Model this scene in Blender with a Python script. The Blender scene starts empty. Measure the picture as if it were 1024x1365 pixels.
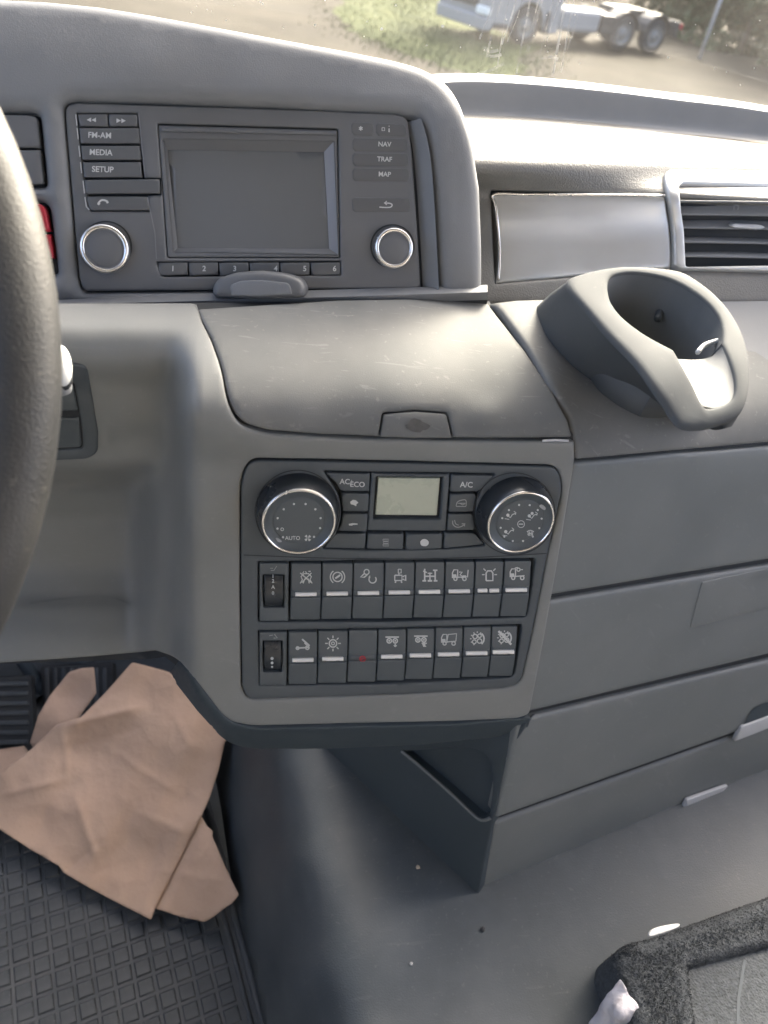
import bpy, bmesh, math, random
import numpy as np
from mathutils import Vector, Matrix
from mathutils.geometry import delaunay_2d_cdt
random.seed(7); np.random.seed(7)
SC = bpy.context.scene
COL = SC.collection
PI = math.pi

# ------------------------------------------------------------------ camera
F = 1025.0; CX, CY = 512.0, 682.5          # photo pixel units (1024 x 1365)
CAMZ = 3.0                                  # eye height above the yard
def nrm(v): v = np.asarray(v, float); return v/np.linalg.norm(v)
DOWN = nrm((-0.142, 0.730, 0.669)); EZ = -DOWN
EX = np.array((0.9795, 0.0075, 0.2013)); EX = nrm(EX-EX.dot(EZ)*EZ)
EY = np.cross(EZ, EX)
B = np.stack([EX, EY, EZ])                  # photo-frame vector -> world vector
cam_d = bpy.data.cameras.new('camera'); cam = bpy.data.objects.new('camera', cam_d); COL.objects.link(cam)
Rw = B @ np.array([[1, 0, 0], [0, -1, 0], [0, 0, -1]], float)
cam.matrix_world = Matrix.Translation((0, 0, CAMZ)) @ Matrix([list(r) for r in Rw]).to_4x4()
cam_d.sensor_fit = 'HORIZONTAL'; cam_d.sensor_width = 26.0; cam_d.lens = 26.0*F/1024
cam_d.clip_start = 0.02; cam_d.clip_end = 500
cam_d.dof.use_dof = True; cam_d.dof.focus_distance = 0.56; cam_d.dof.aperture_fstop = 7.5
SC.camera = cam

# ------------------------------------------------------------------ sky, sun, exposure
SUN_EL, SUN_AZ = math.radians(33), math.radians(33)     # azimuth clockwise from +Y (ahead)
w = bpy.data.worlds.new('World'); SC.world = w; w.use_nodes = True
nt = w.node_tree; bg = nt.nodes['Background']
sky = nt.nodes.new('ShaderNodeTexSky'); sky.sky_type = 'NISHITA'; sky.sun_disc = False
sky.sun_elevation = SUN_EL; sky.sun_rotation = SUN_AZ; sky.dust_density = 7.0; sky.air_density = 0.6; sky.ozone_density = 0.0
nt.links.new(sky.outputs[0], bg.inputs[0]); bg.inputs[1].default_value = 0.15
sl = bpy.data.lights.new('sun', 'SUN'); sun = bpy.data.objects.new('sun', sl); COL.objects.link(sun)
sl.energy = 0.9; sl.angle = math.radians(18); sl.color = (1.0, 0.96, 0.86)
sd = Vector((math.sin(SUN_AZ)*math.cos(SUN_EL), math.cos(SUN_AZ)*math.cos(SUN_EL), math.sin(SUN_EL)))
sun.rotation_euler = (-sd).to_track_quat('-Z', 'Y').to_euler()
SC.view_settings.view_transform = 'Standard'; SC.view_settings.look = 'None'
SC.view_settings.exposure = 3.25; SC.view_settings.gamma = 1.0
SC.cycles.max_bounces = 8; SC.cycles.transparent_max_bounces = 12
SC.cycles.sample_clamp_indirect = 6.0

# ------------------------------------------------------------------ mapping helpers
def ray(px, py):
    px = np.asarray(px, float); py = np.asarray(py, float)
    return np.stack([(px-CX)/F, (py-CY)/F, np.ones_like(px)], -1)
def W(px, py, d):
    """photo pixel + depth (m) -> world"""
    c = ray(px, py)*np.asarray(d, float)[..., None]
    p = c @ B.T
    p[..., 2] += CAMZ
    return p
def dF(px, py, fwd): return fwd/(ray(px, py) @ EY)       # depth at a given distance ahead
def dD(px, py, down): return down/(ray(px, py) @ DOWN)   # depth at a given drop below the eye
def world2px(p):
    p = np.asarray(p, float)-np.array((0, 0, CAMZ)); c = p @ B
    return CX+F*c[..., 0]/c[..., 2], CY+F*c[..., 1]/c[..., 2]

class Plane:
    """plane through world point p with world normal n (faces the camera)"""
    def __init__(s, p, n):
        s.n = nrm(n); s.p = np.asarray(p, float)
        s.nc = B.T @ s.n; s.k = (s.p-np.array((0, 0, CAMZ))) @ s.n
    def depth(s, px, py): return s.k/(ray(px, py) @ s.nc)
class TPS:
    def __init__(s, pts, reg=1e-5):
        P = np.array(pts, float); s.x = P[:, :2]/400.; n = len(P)
        D = np.linalg.norm(s.x[:, None]-s.x[None], axis=-1)
        K = s.U(D)+np.eye(n)*reg
        Q = np.hstack([np.ones((n, 1)), s.x]); A = np.zeros((n+3, n+3))
        A[:n, :n] = K; A[:n, n:] = Q; A[n:, :n] = Q.T
        s.w = np.linalg.solve(A, np.concatenate([P[:, 2], np.zeros(3)]))
    @staticmethod
    def U(r): return np.where(r > 1e-9, r*r*np.log(np.maximum(r, 1e-9)), 0)
    def depth(s, px, py):
        px = np.asarray(px, float); py = np.asarray(py, float); sh = px.shape
        q = np.stack([px.ravel(), py.ravel()], 1)/400.
        D = np.linalg.norm(q[:, None]-s.x[None], axis=-1)
        return (s.U(D) @ s.w[:-3]+s.w[-3]+q @ s.w[-2:]).reshape(sh)
def fpos(fld, px, py): return W(px, py, fld.depth(px, py))
def fnormal(fld, px, py, e=1.5):
    a = fpos(fld, px+e, py)-fpos(fld, px-e, py); b = fpos(fld, px, py+e)-fpos(fld, px, py-e)
    n = np.cross(b, a); n /= np.linalg.norm(n, axis=-1, keepdims=True)+1e-12
    v = fpos(fld, px, py)-np.array((0, 0, CAMZ))
    s = np.sign(-(n*v).sum(-1, keepdims=True)); s[s == 0] = 1
    return n*s
def lift(fld, px, py, h=0.0):
    """point on the field raised h metres along its normal"""
    px = np.atleast_1d(np.asarray(px, float)); py = np.atleast_1d(np.asarray(py, float))
    p = fpos(fld, px, py)
    return p+fnormal(fld, px, py)*np.asarray(h).reshape(-1, 1) if np.ndim(h) else p+fnormal(fld, px, py)*h

# ------------------------------------------------------------------ 2-D outlines
def rpoly(pts, step=5.0):
    """closed outline from (x, y[, corner radius]) -> dense list of points"""
    n = len(pts); out = []
    for i in range(n):
        p = np.array(pts[i][:2], float); r = pts[i][2] if len(pts[i]) > 2 else 0
        a = np.array(pts[i-1][:2], float); b = np.array(pts[(i+1) % n][:2], float)
        if r <= 0: out.append(p); continue
        da, db = a-p, b-p; la, lb = np.linalg.norm(da), np.linalg.norm(db); da /= la; db /= lb
        r = min(r, la*.48, lb*.48)
        k = 6 if r < 15 else 10
        for t in np.linspace(0, 1, k):
            out.append((1-t)**2*(p+da*r)+2*t*(1-t)*p+t*t*(p+db*r))
    res = []
    for i in range(len(out)):
        a, b = out[i], out[(i+1) % len(out)]; m = max(1, int(np.linalg.norm(b-a)/step))
        for j in range(m): res.append(a+(b-a)*j/m)
    return np.array(res)
def crv(pts, n=8, closed=False):
    """Catmull-Rom through points"""
    P = [np.array(p, float) for p in pts]; out = []
    m = len(P)
    rng = range(m) if closed else range(m-1)
    for i in rng:
        p0 = P[i-1] if (closed or i > 0) else 2*P[0]-P[1]
        p1 = P[i]; p2 = P[(i+1) % m]; p3 = P[(i+2) % m] if (closed or i+2 < m) else 2*P[-1]-P[-2]
        for k in range(n):
            t = k/n
            out.append(.5*((2*p1)+(-p0+p2)*t+(2*p0-5*p1+4*p2-p3)*t*t+(-p0+3*p1-3*p2+p3)*t**3))
    if not closed: out.append(P[-1])
    return np.array(out)
def inside(poly, q):
    x, y = q[:, 0], q[:, 1]; c = np.zeros(len(q), bool); n = len(poly)
    for i in range(n):
        x1, y1 = poly[i]; x2, y2 = poly[i-1]
        if y1 == y2: continue
        k = ((y1 > y) != (y2 > y)) & (x < (x2-x1)*(y-y1)/(y2-y1)+x1)
        c ^= k
    return c
def distpoly(poly, q):
    d = np.full(len(q), 1e9)
    for i in range(len(poly)):
        a = poly[i-1]; b = poly[i]; ab = b-a; L = ab.dot(ab)
        if L < 1e-9: continue
        t = np.clip(((q-a) @ ab)/L, 0, 1)
        d = np.minimum(d, np.linalg.norm(q-(a+t[:, None]*ab), axis=1))
    return d
def inset(poly, dist, sign):
    t = np.roll(poly, -1, 0)-np.roll(poly, 1, 0); t /= np.linalg.norm(t, axis=1, keepdims=True)+1e-9
    area = .5*np.sum(poly[:, 0]*np.roll(poly[:, 1], -1)-np.roll(poly[:, 0], -1)*poly[:, 1])
    n = np.stack([-t[:, 1], t[:, 0]], 1)*(1 if area > 0 else -1)*sign
    q = poly+n*dist
    return q[distpoly(poly, q) > dist*.85]

# ------------------------------------------------------------------ objects
def new_obj(name, verts, faces, mat=None, parent=None, smooth=True):
    me = bpy.data.meshes.new(name)
    me.from_pydata([tuple(map(float, v)) for v in verts], [], [tuple(map(int, f)) for f in faces])
    if smooth: me.shade_smooth()
    me.update()
    o = bpy.data.objects.new(name, me); COL.objects.link(o)
    if mat: me.materials.append(mat)
    if parent: o.parent = parent; o.matrix_parent_inverse = parent.matrix_world.inverted()
    return o
def tag(o, label=None, cat=None, group=None, kind=None):
    if label: o['label'] = label
    if cat: o['category'] = cat
    if group: o['group'] = group
    if kind: o['kind'] = kind
    return o
def thing(name, loc, label, cat, group=None):
    o = bpy.data.objects.new(name, None); COL.objects.link(o); o.location = tuple(map(float, loc)); o.empty_display_size = .02
    o.matrix_world = Matrix.Translation(o.location)
    return tag(o, label, cat, group)

def patch_data(outline, fld, holes=(), grid=10., roll=.002, thick=.008, off=0., disp=None, flat=False):
    """a moulded panel: the outline filled on the field's surface, edges rolled over, with a skirt behind"""
    outline = np.asarray(outline, float); holes = [np.asarray(h, float) for h in holes]
    dm = float(np.mean(fld.depth(outline[:, 0], outline[:, 1]))); rp = roll/dm*F
    loops = [outline]+holes; pts = []; edges = []
    for L in loops:
        b = len(pts); pts += [tuple(p) for p in L]; m = len(L)
        edges += [(b+i, b+(i+1) % m) for i in range(m)]
    ring = []
    if roll > 0:
        for k in (.08, .25, .5, 1.0):
            for j, L in enumerate(loops):
                q = inset(L, rp*k, 1 if j == 0 else -1)
                if len(q):
                    q = q[inside(outline, q)]
                    dd = np.min([distpoly(l2, q) for l2 in loops], axis=0) if len(q) else []
                    q = q[dd > rp*k*.8] if len(q) else q
                    ring += [tuple(p) for p in q]
    lo = outline.min(0); hi = outline.max(0)
    gx, gy = np.meshgrid(np.arange(lo[0]+grid*.5, hi[0], grid), np.arange(lo[1]+grid*.5, hi[1], grid))
    g = np.stack([gx.ravel(), gy.ravel()], 1); 
    if len(g):
        k = inside(outline, g)
        for h in holes: k &= ~inside(h, g)
        g = g[k]
        if len(g):
            d = np.min([distpoly(l2, g) for l2 in loops], axis=0); g = g[d > max(rp*1.25, grid*.3)]
    pts += ring+[tuple(p) for p in g]
    vs, es, fs, *_ = delaunay_2d_cdt([Vector(p) for p in pts], edges, [], 0, 1e-4)
    V = np.array([tuple(v) for v in vs]); Fc = np.array([tuple(f) for f in fs])
    cen = V[Fc].mean(1); k = inside(outline, cen)
    for h in holes: k &= ~inside(h, cen)
    tri = V[Fc]; ar = np.abs((tri[:, 1, 0]-tri[:, 0, 0])*(tri[:, 2, 1]-tri[:, 0, 1])-(tri[:, 2, 0]-tri[:, 0, 0])*(tri[:, 1, 1]-tri[:, 0, 1]))/2
    Fc = Fc[k & (ar > 2e-3)]
    d = np.min([distpoly(l2, V) for l2 in loops], axis=0)
    P = fpos(fld, V[:, 0], V[:, 1]); N = fnormal(fld, V[:, 0], V[:, 1])
    dm_ = d*dm/F; sink = np.zeros(len(V))
    if roll > 0:
        t = np.clip(1-dm_/roll, 0, 1); sink = roll*(1-np.sqrt(np.maximum(0, 1-t*t)))
    o_ = off(V[:, 0], V[:, 1]) if callable(off) else off
    if disp is not None: o_ = o_+disp(P, V)*np.clip(dm_/max(roll, 1e-4), 0, 1)
    P2 = P+N*((o_-sink)[:, None] if np.ndim(o_-sink) else (o_-sink))
    # orientation: outward = towards the camera
    e1 = P2[Fc[:, 1]]-P2[Fc[:, 0]]; e2 = P2[Fc[:, 2]]-P2[Fc[:, 0]]
    fl = (np.cross(e1, e2)*N[Fc[:, 0]]).sum(1) < 0
    Fc[fl] = Fc[fl][:, ::-1]
    faces = [tuple(f) for f in Fc]; verts = list(P2)
    if thick > 0:
        cnt = {}
        for f in faces:
            for a, b in ((f[0], f[1]), (f[1], f[2]), (f[2], f[0])):
                cnt[(a, b)] = 1
        bd = [(a, b) for (a, b) in cnt if (b, a) not in cnt]
        idx = {}
        for a, b in bd:
            for q in (a, b):
                if q not in idx:
                    idx[q] = len(verts); verts.append(P2[q]-N[q]*thick)
        for a, b in bd: faces.append((b, a, idx[a], idx[b]))
    return verts, faces
def patch(name, outline, fld, mat, parent=None, **kw):
    v, f = patch_data(outline, fld, **kw)
    return new_obj(name, v, f, mat, parent)
def join_data(lst):
    V = []; Fs = []
    for v, f in lst:
        b = len(V); V += list(v); Fs += [tuple(i+b for i in q) for q in f]
    return V, Fs

def ribbons(lines, fld, width, h=.0004):
    if abs(width) < .03: width, h = 1, width
    V = []; Fs = []
    for L in lines:
        wd = width
        if isinstance(L, tuple) and len(L) == 2 and isinstance(L[1], (int, float)) and isinstance(L[0], (list, np.ndarray)): L, wd = L
        L = np.array(L, float)
        t = np.gradient(L, axis=0); t /= np.linalg.norm(t, axis=1, keepdims=True)+1e-9
        n = np.stack([-t[:, 1], t[:, 0]], 1)*wd/2
        q = np.concatenate([L+n, L-n]); b = len(V); m = len(L)
        V += list(lift(fld, q[:, 0], q[:, 1], h))
        Fs += [(b+i, b+i+1, b+m+i+1, b+m+i) for i in range(m-1)]
    return V, Fs
def blobs(polys, fld, h=.0004):
    V = []; Fs = []
    for L in polys:
        L = np.array(L, float); b = len(V)
        V += list(lift(fld, L[:, 0], L[:, 1], h)); Fs.append(tuple(range(b, b+len(L))))
    return V, Fs
def circ(x, y, r, n=16, a0=0, a1=2*PI, ry=None):
    ry = ry or r
    return [(x+r*math.cos(a0+(a1-a0)*i/n), y+ry*math.sin(a0+(a1-a0)*i/n)) for i in range(n+(0 if abs(a1-a0-2*PI) < 1e-6 else 1))]
def ring_(x, y, r, n=18, a0=0, a1=2*PI, ry=None):
    c = circ(x, y, r, n, a0, a1, ry)
    return c+[c[0]] if abs(a1-a0-2*PI) < 1e-6 else c
def rect(x0, y0, x1, y1): return [(x0, y0), (x1, y0), (x1, y1), (x0, y1), (x0, y0)]
def text_data(body, fld, x, y, size, h=.0004, ax=(1, 0), bold=.0, wscale=1.0):
    """lettering centred at photo px (x, y), cap height about .7 size"""
    c = bpy.data.curves.new('t', 'FONT'); c.body = body; c.size = 1; c.align_x = 'CENTER'; c.align_y = 'CENTER'; c.offset = bold; c.resolution_u = 3
    o = bpy.data.objects.new('t', c); COL.objects.link(o)
    dg = bpy.context.evaluated_depsgraph_get(); me = bpy.data.meshes.new_from_object(o.evaluated_get(dg))
    v = np.array([tuple(q.co) for q in me.vertices]).reshape(-1, 3); fs = [tuple(p.vertices) for p in me.polygons]
    bpy.data.objects.remove(o); bpy.data.curves.remove(c); bpy.data.meshes.remove(me)
    ax = np.array(ax, float); ay = np.array((-ax[1], ax[0]))
    q = np.array((x, y))+v[:, :1]*size*wscale*ax-v[:, 1:2]*size*ay
    return list(lift(fld, q[:, 0], q[:, 1], h)), fs
def lathe_data(prof, c, u, v, n, seg=48, close=True):
    """profile (r, h) turned about axis n through c"""
    c, u, v, n = map(np.asarray, (c, u, v, n)); V = []; Fs = []
    for (r, h) in prof:
        for k in range(seg):
            a = 2*PI*k/seg; V.append(c+(u*math.cos(a)+v*math.sin(a))*r+n*h)
    for i in range(len(prof)-1):
        for k in range(seg):
            k2 = (k+1) % seg; Fs.append((i*seg+k, i*seg+k2, (i+1)*seg+k2, (i+1)*seg+k))
    if close: Fs.append(tuple(range((len(prof)-1)*seg, len(prof)*seg)))
    return V, Fs
def tube_data(P, r, seg=12, cap=True):
    P = np.array(P, float); m = len(P); rr = np.full(m, r) if np.ndim(r) == 0 else np.array(r)
    T = np.gradient(P, axis=0); T /= np.linalg.norm(T, axis=1, keepdims=True)
    ref = np.array((0, 0, 1.)) if abs(T[0][2]) < .9 else np.array((1., 0, 0)); V = []; Fs = []
    for i in range(m):
        a = np.cross(T[i], ref); a /= np.linalg.norm(a); b = np.cross(T[i], a); ref = np.cross(a, T[i]) 
        for k in range(seg):
            t = 2*PI*k/seg; V.append(P[i]+(a*math.cos(t)+b*math.sin(t))*rr[i])
    for i in range(m-1):
        for k in range(seg):
            k2 = (k+1) % seg; Fs.append((i*seg+k, (i+1)*seg+k, (i+1)*seg+k2, i*seg+k2))
    if cap: Fs += [tuple(range(seg)), tuple(range((m-1)*seg, m*seg))[::-1]]
    return V, Fs
def box_data(x0, x1, y0, y1, z0, z1):
    V = [(x, y, z) for z in (z0, z1) for y in (y0, y1) for x in (x0, x1)]
    return V, [(0, 2, 3, 1), (4, 5, 7, 6), (0, 1, 5, 4), (2, 6, 7, 3), (0, 4, 6, 2), (1, 3, 7, 5)]
def bevel(o, wd, seg=2):
    m = o.modifiers.new('bevel', 'BEVEL'); m.width = wd; m.segments = seg; m.limit_method = 'ANGLE'
    return o

# ------------------------------------------------------------------ materials
def mat(name, col, rough=.5, metal=0., bump=None, var=.12, vscale=18., spec=.5, dust=0., dustcol=(.45, .43, .4), scratch=0., coat=0., emit=None, rvar=.08):
    m = bpy.data.materials.new(name); m.use_nodes = True; t = m.node_tree; N = t.nodes; L = t.links
    p = N['Principled BSDF']; p.inputs['Metallic'].default_value = metal; p.inputs['Roughness'].default_value = rough
    p.inputs['Specular IOR Level'].default_value = spec; p.inputs['Coat Weight'].default_value = coat
    tc = N.new('ShaderNodeTexCoord')
    n1 = N.new('ShaderNodeTexNoise'); n1.inputs['Scale'].default_value = vscale; n1.inputs['Detail'].default_value = 5; n1.inputs['Roughness'].default_value = .65
    L.new(tc.outputs['Object'], n1.inputs['Vector'])
    mx = N.new('ShaderNodeMix'); mx.data_type = 'RGBA'
    a = tuple(c*(1-var) for c in col)+(1,); b = tuple(c*(1+var) for c in col)+(1,)
    mx.inputs[6].default_value = a; mx.inputs[7].default_value = b
    mr = N.new('ShaderNodeMapRange'); mr.inputs[1].default_value = .3; mr.inputs[2].default_value = .7
    L.new(n1.outputs[0], mr.inputs[0]); L.new(mr.outputs[0], mx.inputs[0]); out = mx.outputs[2]
    rr = N.new('ShaderNodeMapRange'); rr.inputs[1].default_value = .25; rr.inputs[2].default_value = .75
    rr.inputs[3].default_value = max(0, rough-rvar); rr.inputs[4].default_value = min(1, rough+rvar)
    L.new(n1.outputs[0], rr.inputs[0]); L.new(rr.outputs[0], p.inputs['Roughness'])
    if dust > 0:
        n2 = N.new('ShaderNodeTexNoise'); n2.inputs['Scale'].default_value = 260; n2.inputs['Detail'].default_value = 2
        L.new(tc.outputs['Object'], n2.inputs['Vector'])
        n3 = N.new('ShaderNodeTexNoise'); n3.inputs['Scale'].default_value = 14; n3.inputs['Detail'].default_value = 6
        L.new(tc.outputs['Object'], n3.inputs['Vector'])
        r2 = N.new('ShaderNodeMapRange'); r2.inputs[1].default_value = .66; r2.inputs[2].default_value = .74
        L.new(n2.outputs[0], r2.inputs[0])
        r3 = N.new('ShaderNodeMapRange'); r3.inputs[1].default_value = .42; r3.inputs[2].default_value = .75; r3.inputs[4].default_value = dust
        L.new(n3.outputs[0], r3.inputs[0])
        ad = N.new('ShaderNodeMath'); ad.operation = 'MULTIPLY_ADD'; ad.use_clamp = True; ad.inputs[1].default_value = dust
        L.new(r2.outputs[0], ad.inputs[0]); L.new(r3.outputs[0], ad.inputs[2])
        m2 = N.new('ShaderNodeMix'); m2.data_type = 'RGBA'; m2.inputs[7].default_value = dustcol+(1,)
        L.new(ad.outputs[0], m2.inputs[0]); L.new(out, m2.inputs[6]); out = m2.outputs[2]
    if scratch > 0:
        mp = N.new('ShaderNodeMapping'); mp.inputs['Rotation'].default_value = (.2, .1, .6); mp.inputs['Scale'].default_value = (30, 260, 30)
        L.new(tc.outputs['Object'], mp.inputs[0])
        n4 = N.new('ShaderNodeTexNoise'); n4.inputs['Scale'].default_value = 1; n4.inputs['Detail'].default_value = 3; n4.inputs['Distortion'].default_value = 1.5
        L.new(mp.outputs[0], n4.inputs['Vector'])
        r4 = N.new('ShaderNodeMapRange'); r4.inputs[1].default_value = .64; r4.inputs[2].default_value = .72; r4.inputs[4].default_value = scratch
        L.new(n4.outputs[0], r4.inputs[0])
        m3 = N.new('ShaderNodeMix'); m3.data_type = 'RGBA'; m3.inputs[7].default_value = (.5, .49, .47, 1)
        L.new(r4.outputs[0], m3.inputs[0]); L.new(out, m3.inputs[6]); out = m3.outputs[2]
    L.new(out, p.inputs['Base Color'])
    if bump:
        sc, st = bump
        nb = N.new('ShaderNodeTexVoronoi'); nb.inputs['Scale'].default_value = sc
        nb2 = N.new('ShaderNodeTexNoise'); nb2.inputs['Scale'].default_value = sc*1.3; nb2.inputs['Detail'].default_value = 3
        L.new(tc.outputs['Object'], nb.inputs['Vector']); L.new(tc.outputs['Object'], nb2.inputs['Vector'])
        ad = N.new('ShaderNodeMath'); ad.operation = 'ADD'; L.new(nb.outputs[0], ad.inputs[0]); L.new(nb2.outputs[0], ad.inputs[1])
        bp = N.new('ShaderNodeBump'); bp.inputs['Strength'].default_value = st; bp.inputs['Distance'].default_value = .3/sc
        L.new(ad.outputs[0], bp.inputs['Height']); L.new(bp.outputs[0], p.inputs['Normal'])
    if emit:
        p.inputs['Emission Color'].default_value = emit[:3]+(1,); p.inputs['Emission Strength'].default_value = emit[3]
    return m
M = {}
M['fascia'] = mat('warm_grey_plastic', (.198, .202, .194), .52, bump=(1400, .15), var=.05, dust=.06, scratch=.04)
M['lid'] = mat('scuffed_grey_plastic', (.158, .161, .157), .66, spec=.14, bump=(1400, .2), var=.08, dust=.16, scratch=.14)
M['drawer'] = mat('cool_grey_plastic', (.148, .160, .160), .55, bump=(1400, .16), var=.06, dust=.06, scratch=.04)
M['cowl'] = mat('dark_grey_soft_plastic', (.188, .193, .200), .58, bump=(1100, .2), var=.06, dust=.03)  # base grey raised to stand for the milky veil over the binnacle
M['pad'] = mat('grained_dash_pad', (.16, .156, .145), .46, bump=(700, .45), var=.06)
M['black'] = mat('black_panel_plastic', (.072, .083, .090), .50, bump=(2000, .06), var=.06, dust=.03)  # black lifted in the base colour, in place of veiling haze
M['key'] = mat('black_key_plastic', (.080, .092, .098), .46, bump=(2000, .06), var=.08, dust=.02)  # key black raised likewise, haze put into the colour
M['gap'] = mat('shadow_gap_black', (.022, .025, .028), .7)  # seam and recess shade painted as black, itself lifted for haze
M['gloss'] = mat('satin_black_knob', (.03, .034, .038), .28, var=.1)
M['radio'] = mat('charcoal_radio_plastic', (.128, .131, .136), .5, bump=(2000, .06), var=.05)  # lighter than the plastic itself; haze is painted into its colour
M['screen'] = mat('hazed_screen_glass', (.140, .146, .152), .22, var=.03, vscale=12, rvar=.035)  # no dust layer: the pale tone is veiling haze put into the colour
M['chrome'] = mat('satin_chrome', (.82, .80, .77), .24, metal=1., var=.04)
M['silver'] = mat('silver_paint', (.52, .52, .51), .36, metal=.5, var=.03)
M['ventf'] = mat('vent_frame_silver', (.52, .52, .51), .38, metal=.4, var=.03)
M['print'] = mat('white_print', (.54, .55, .54), .5, var=.05)
M['printdim'] = mat('faded_grey_print', (.32, .33, .33), .5, var=.08)
M['ind'] = mat('white_indicator_lens', (.78, .76, .72), .35, var=.03)
M['lcd'] = mat('grey_green_lcd', (.44, .46, .36), .3, var=.04, vscale=30)
M['red'] = mat('red_button', (.42, .02, .035), .45)
M['cup'] = mat('cup_holder_plastic', (.078, .083, .086), .7, spec=.1, bump=(1500, .15), var=.06, dust=.04)
M['cupin'] = mat('cup_well_plastic', (.085, .090, .094), .6, bump=(1500, .1))
M['leather'] = mat('grained_wheel_leather', (.022, .023, .025), .55, bump=(750, .35), var=.12, dust=.07, dustcol=(.4, .37, .3))
M['vinyl'] = mat('grey_floor_vinyl', (.052, .064, .073), .6, bump=(650, .25), var=.16, vscale=7, dust=.06, scratch=.03)
M['rubber'] = mat('black_rubber_mat', (.046, .055, .063), .6, bump=(900, .2), var=.22, dust=.25, dustcol=(.2, .2, .2))
M['paper'] = mat('brown_kraft_paper', (.52, .375, .285), .85, bump=(42, .22), var=.12, vscale=7, spec=.2, dust=.22, dustcol=(.33, .27, .22))
M['carpet'] = mat('dark_grey_carpet', (.075, .083, .089), .95, bump=(420, 1.), var=.3, vscale=220, spec=.1)
M['white'] = mat('white_plastic', (.78, .78, .74), .4, var=.03)
M['label'] = mat('pale_grey_insert', (.45, .46, .47), .35, var=.04)
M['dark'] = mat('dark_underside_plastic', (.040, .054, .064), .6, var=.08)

# ------------------------------------------------------------------ fields: the dashboard's surfaces
u_ = EX; v_ = nrm((-0.0857, 0.8787, 0.4697)); v_ = nrm(v_-v_.dot(u_)*u_)
nP = np.cross(v_, u_); nP = nP if nP[2] < 0 else -nP
nPw = B @ nP; P0 = W(np.array(535.), np.array(770.), np.array(.56))
PAN = Plane(P0, nPw)
uw, vw = B @ u_, B @ v_
dP = lambda x, y: float(PAN.depth(np.array(float(x)), np.array(float(y))))
fD = lambda x, y, d: float(dD(np.array(float(x)), np.array(float(y)), d))
fF = lambda x, y, d: float(dF(np.array(float(x)), np.array(float(y)), d))
wd_ = nrm((0.903, -0.098, 0.419))
n2 = np.cross(v_, wd_); n2 = n2 if n2[2] < 0 else -n2
PR = W(np.array(745.), np.array(690.), np.array(dP(745, 690)))
DRW = Plane(PR, B @ n2)
dR = lambda x, y: float(DRW.depth(np.array(float(x)), np.array(float(y))))

cp = []
for x, y in ((325, 620), (325, 700), (325, 770), (325, 850), (325, 930), (430, 620), (430, 770), (430, 930), (540, 620), (540, 700), (540, 770), (540, 850), (540, 925), (640, 620), (640, 770), (640, 925),
             (745, 620), (730, 700), (715, 770), (700, 850), (690, 915), (310, 965), (500, 965), (700, 955), (300, 1010), (500, 1010), (700, 990), (300, 620), (300, 700), (300, 800), (300, 900), (775, 620), (760, 760), (730, 930)):
    cp.append((x, y, dP(x, y)))
for y, dn in ((585, .2985), (555, .2850), (525, .2750), (490, .2665), (450, .2595), (405, .2545), (370, .2525)):
    for x in (310, 420, 540, 650, 760):
        cp.append((x, y, fD(x, y, dn+(.002 if x > 600 and y < 540 else 0))))
for x in (-380, -220, -80, 60, 160, 240):
    for y in (585, 650, 730, 810, 900, 980): cp.append((x, y, dP(x, y)))
    for y, dn in ((555, .2850), (525, .2750), (490, .2665), (450, .2595), (405, .2545), (370, .2525)): cp.append((x, y, fD(x, y, dn)))
BASE = TPS(cp, 3e-5)
_y = np.arange(300., 1101.)
def _sm(ys, vs, w_):
    v = np.interp(_y, ys, vs); k = np.hanning(w_); k /= k.sum(); n = len(k)//2
    return np.convolve(np.pad(v, n, mode='edge'), k, 'valid')[:len(_y)]
A1 = _sm((300, 440, 480, 515, 555, 1100), (0, 0, .016, .044, .056, .060), 37)
A2 = _sm((300, 618, 646, 690, 760, 798, 806, 850, 890, 1100), (0, 0, .068, .086, .082, .068, .060, .040, .028, .02), 23)
def sstep(x, a, b): t = np.clip((x-a)/(b-a), 0, 1); return t*t*t*(t*(6*t-15)+10)
class Lower:
    """console face, with the knee area to its left set back"""
    def depth(s, px, py):
        px = np.asarray(px, float); py = np.asarray(py, float)
        return BASE.depth(px, py)+np.interp(py, _y, A1)*sstep(px, 266, 214)+np.interp(py, _y, A2)*sstep(px, 226, 166)
LOW = Lower()

# right: lower dash behind the cup holder, rolling over into the drawers
cp = []
for x, y in ((775, 640), (760, 720), (740, 820), (715, 920), (690, 1010), (665, 1100), (640, 1190), (900, 620), (890, 700), (880, 800), (860, 900), (840, 1000), (800, 1100), (1040, 600), (1040, 700), (1040, 800), (1040, 900), (1040, 1000), (1040, 1080), (1180, 600), (1180, 800), (1180, 1000), (770, 612), (900, 600)):
    cp.append((x, y, dR(x, y)))
for i, x in enumerate((770, 850, 940, 1040, 1180)):
    yb = 600-.087*(x-770); dn0 = dR(x, yb)*float(ray(x, yb) @ DOWN)
    for k, (dy, dd) in enumerate(((-30, .012), (-65, .024), (-105, .033), (-150, .039), (-195, .043))):
        cp.append((x, yb+dy, fD(x, yb+dy, dn0-dd)))
cp += [(700, 470, fD(700, 470, .262)), (660, 405, fD(660, 405, .2545)), (730, 520, fD(730, 520, .271)), (720, 430, fD(720, 430, .257))]
RLOW = TPS(cp, 3e-5)

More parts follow.
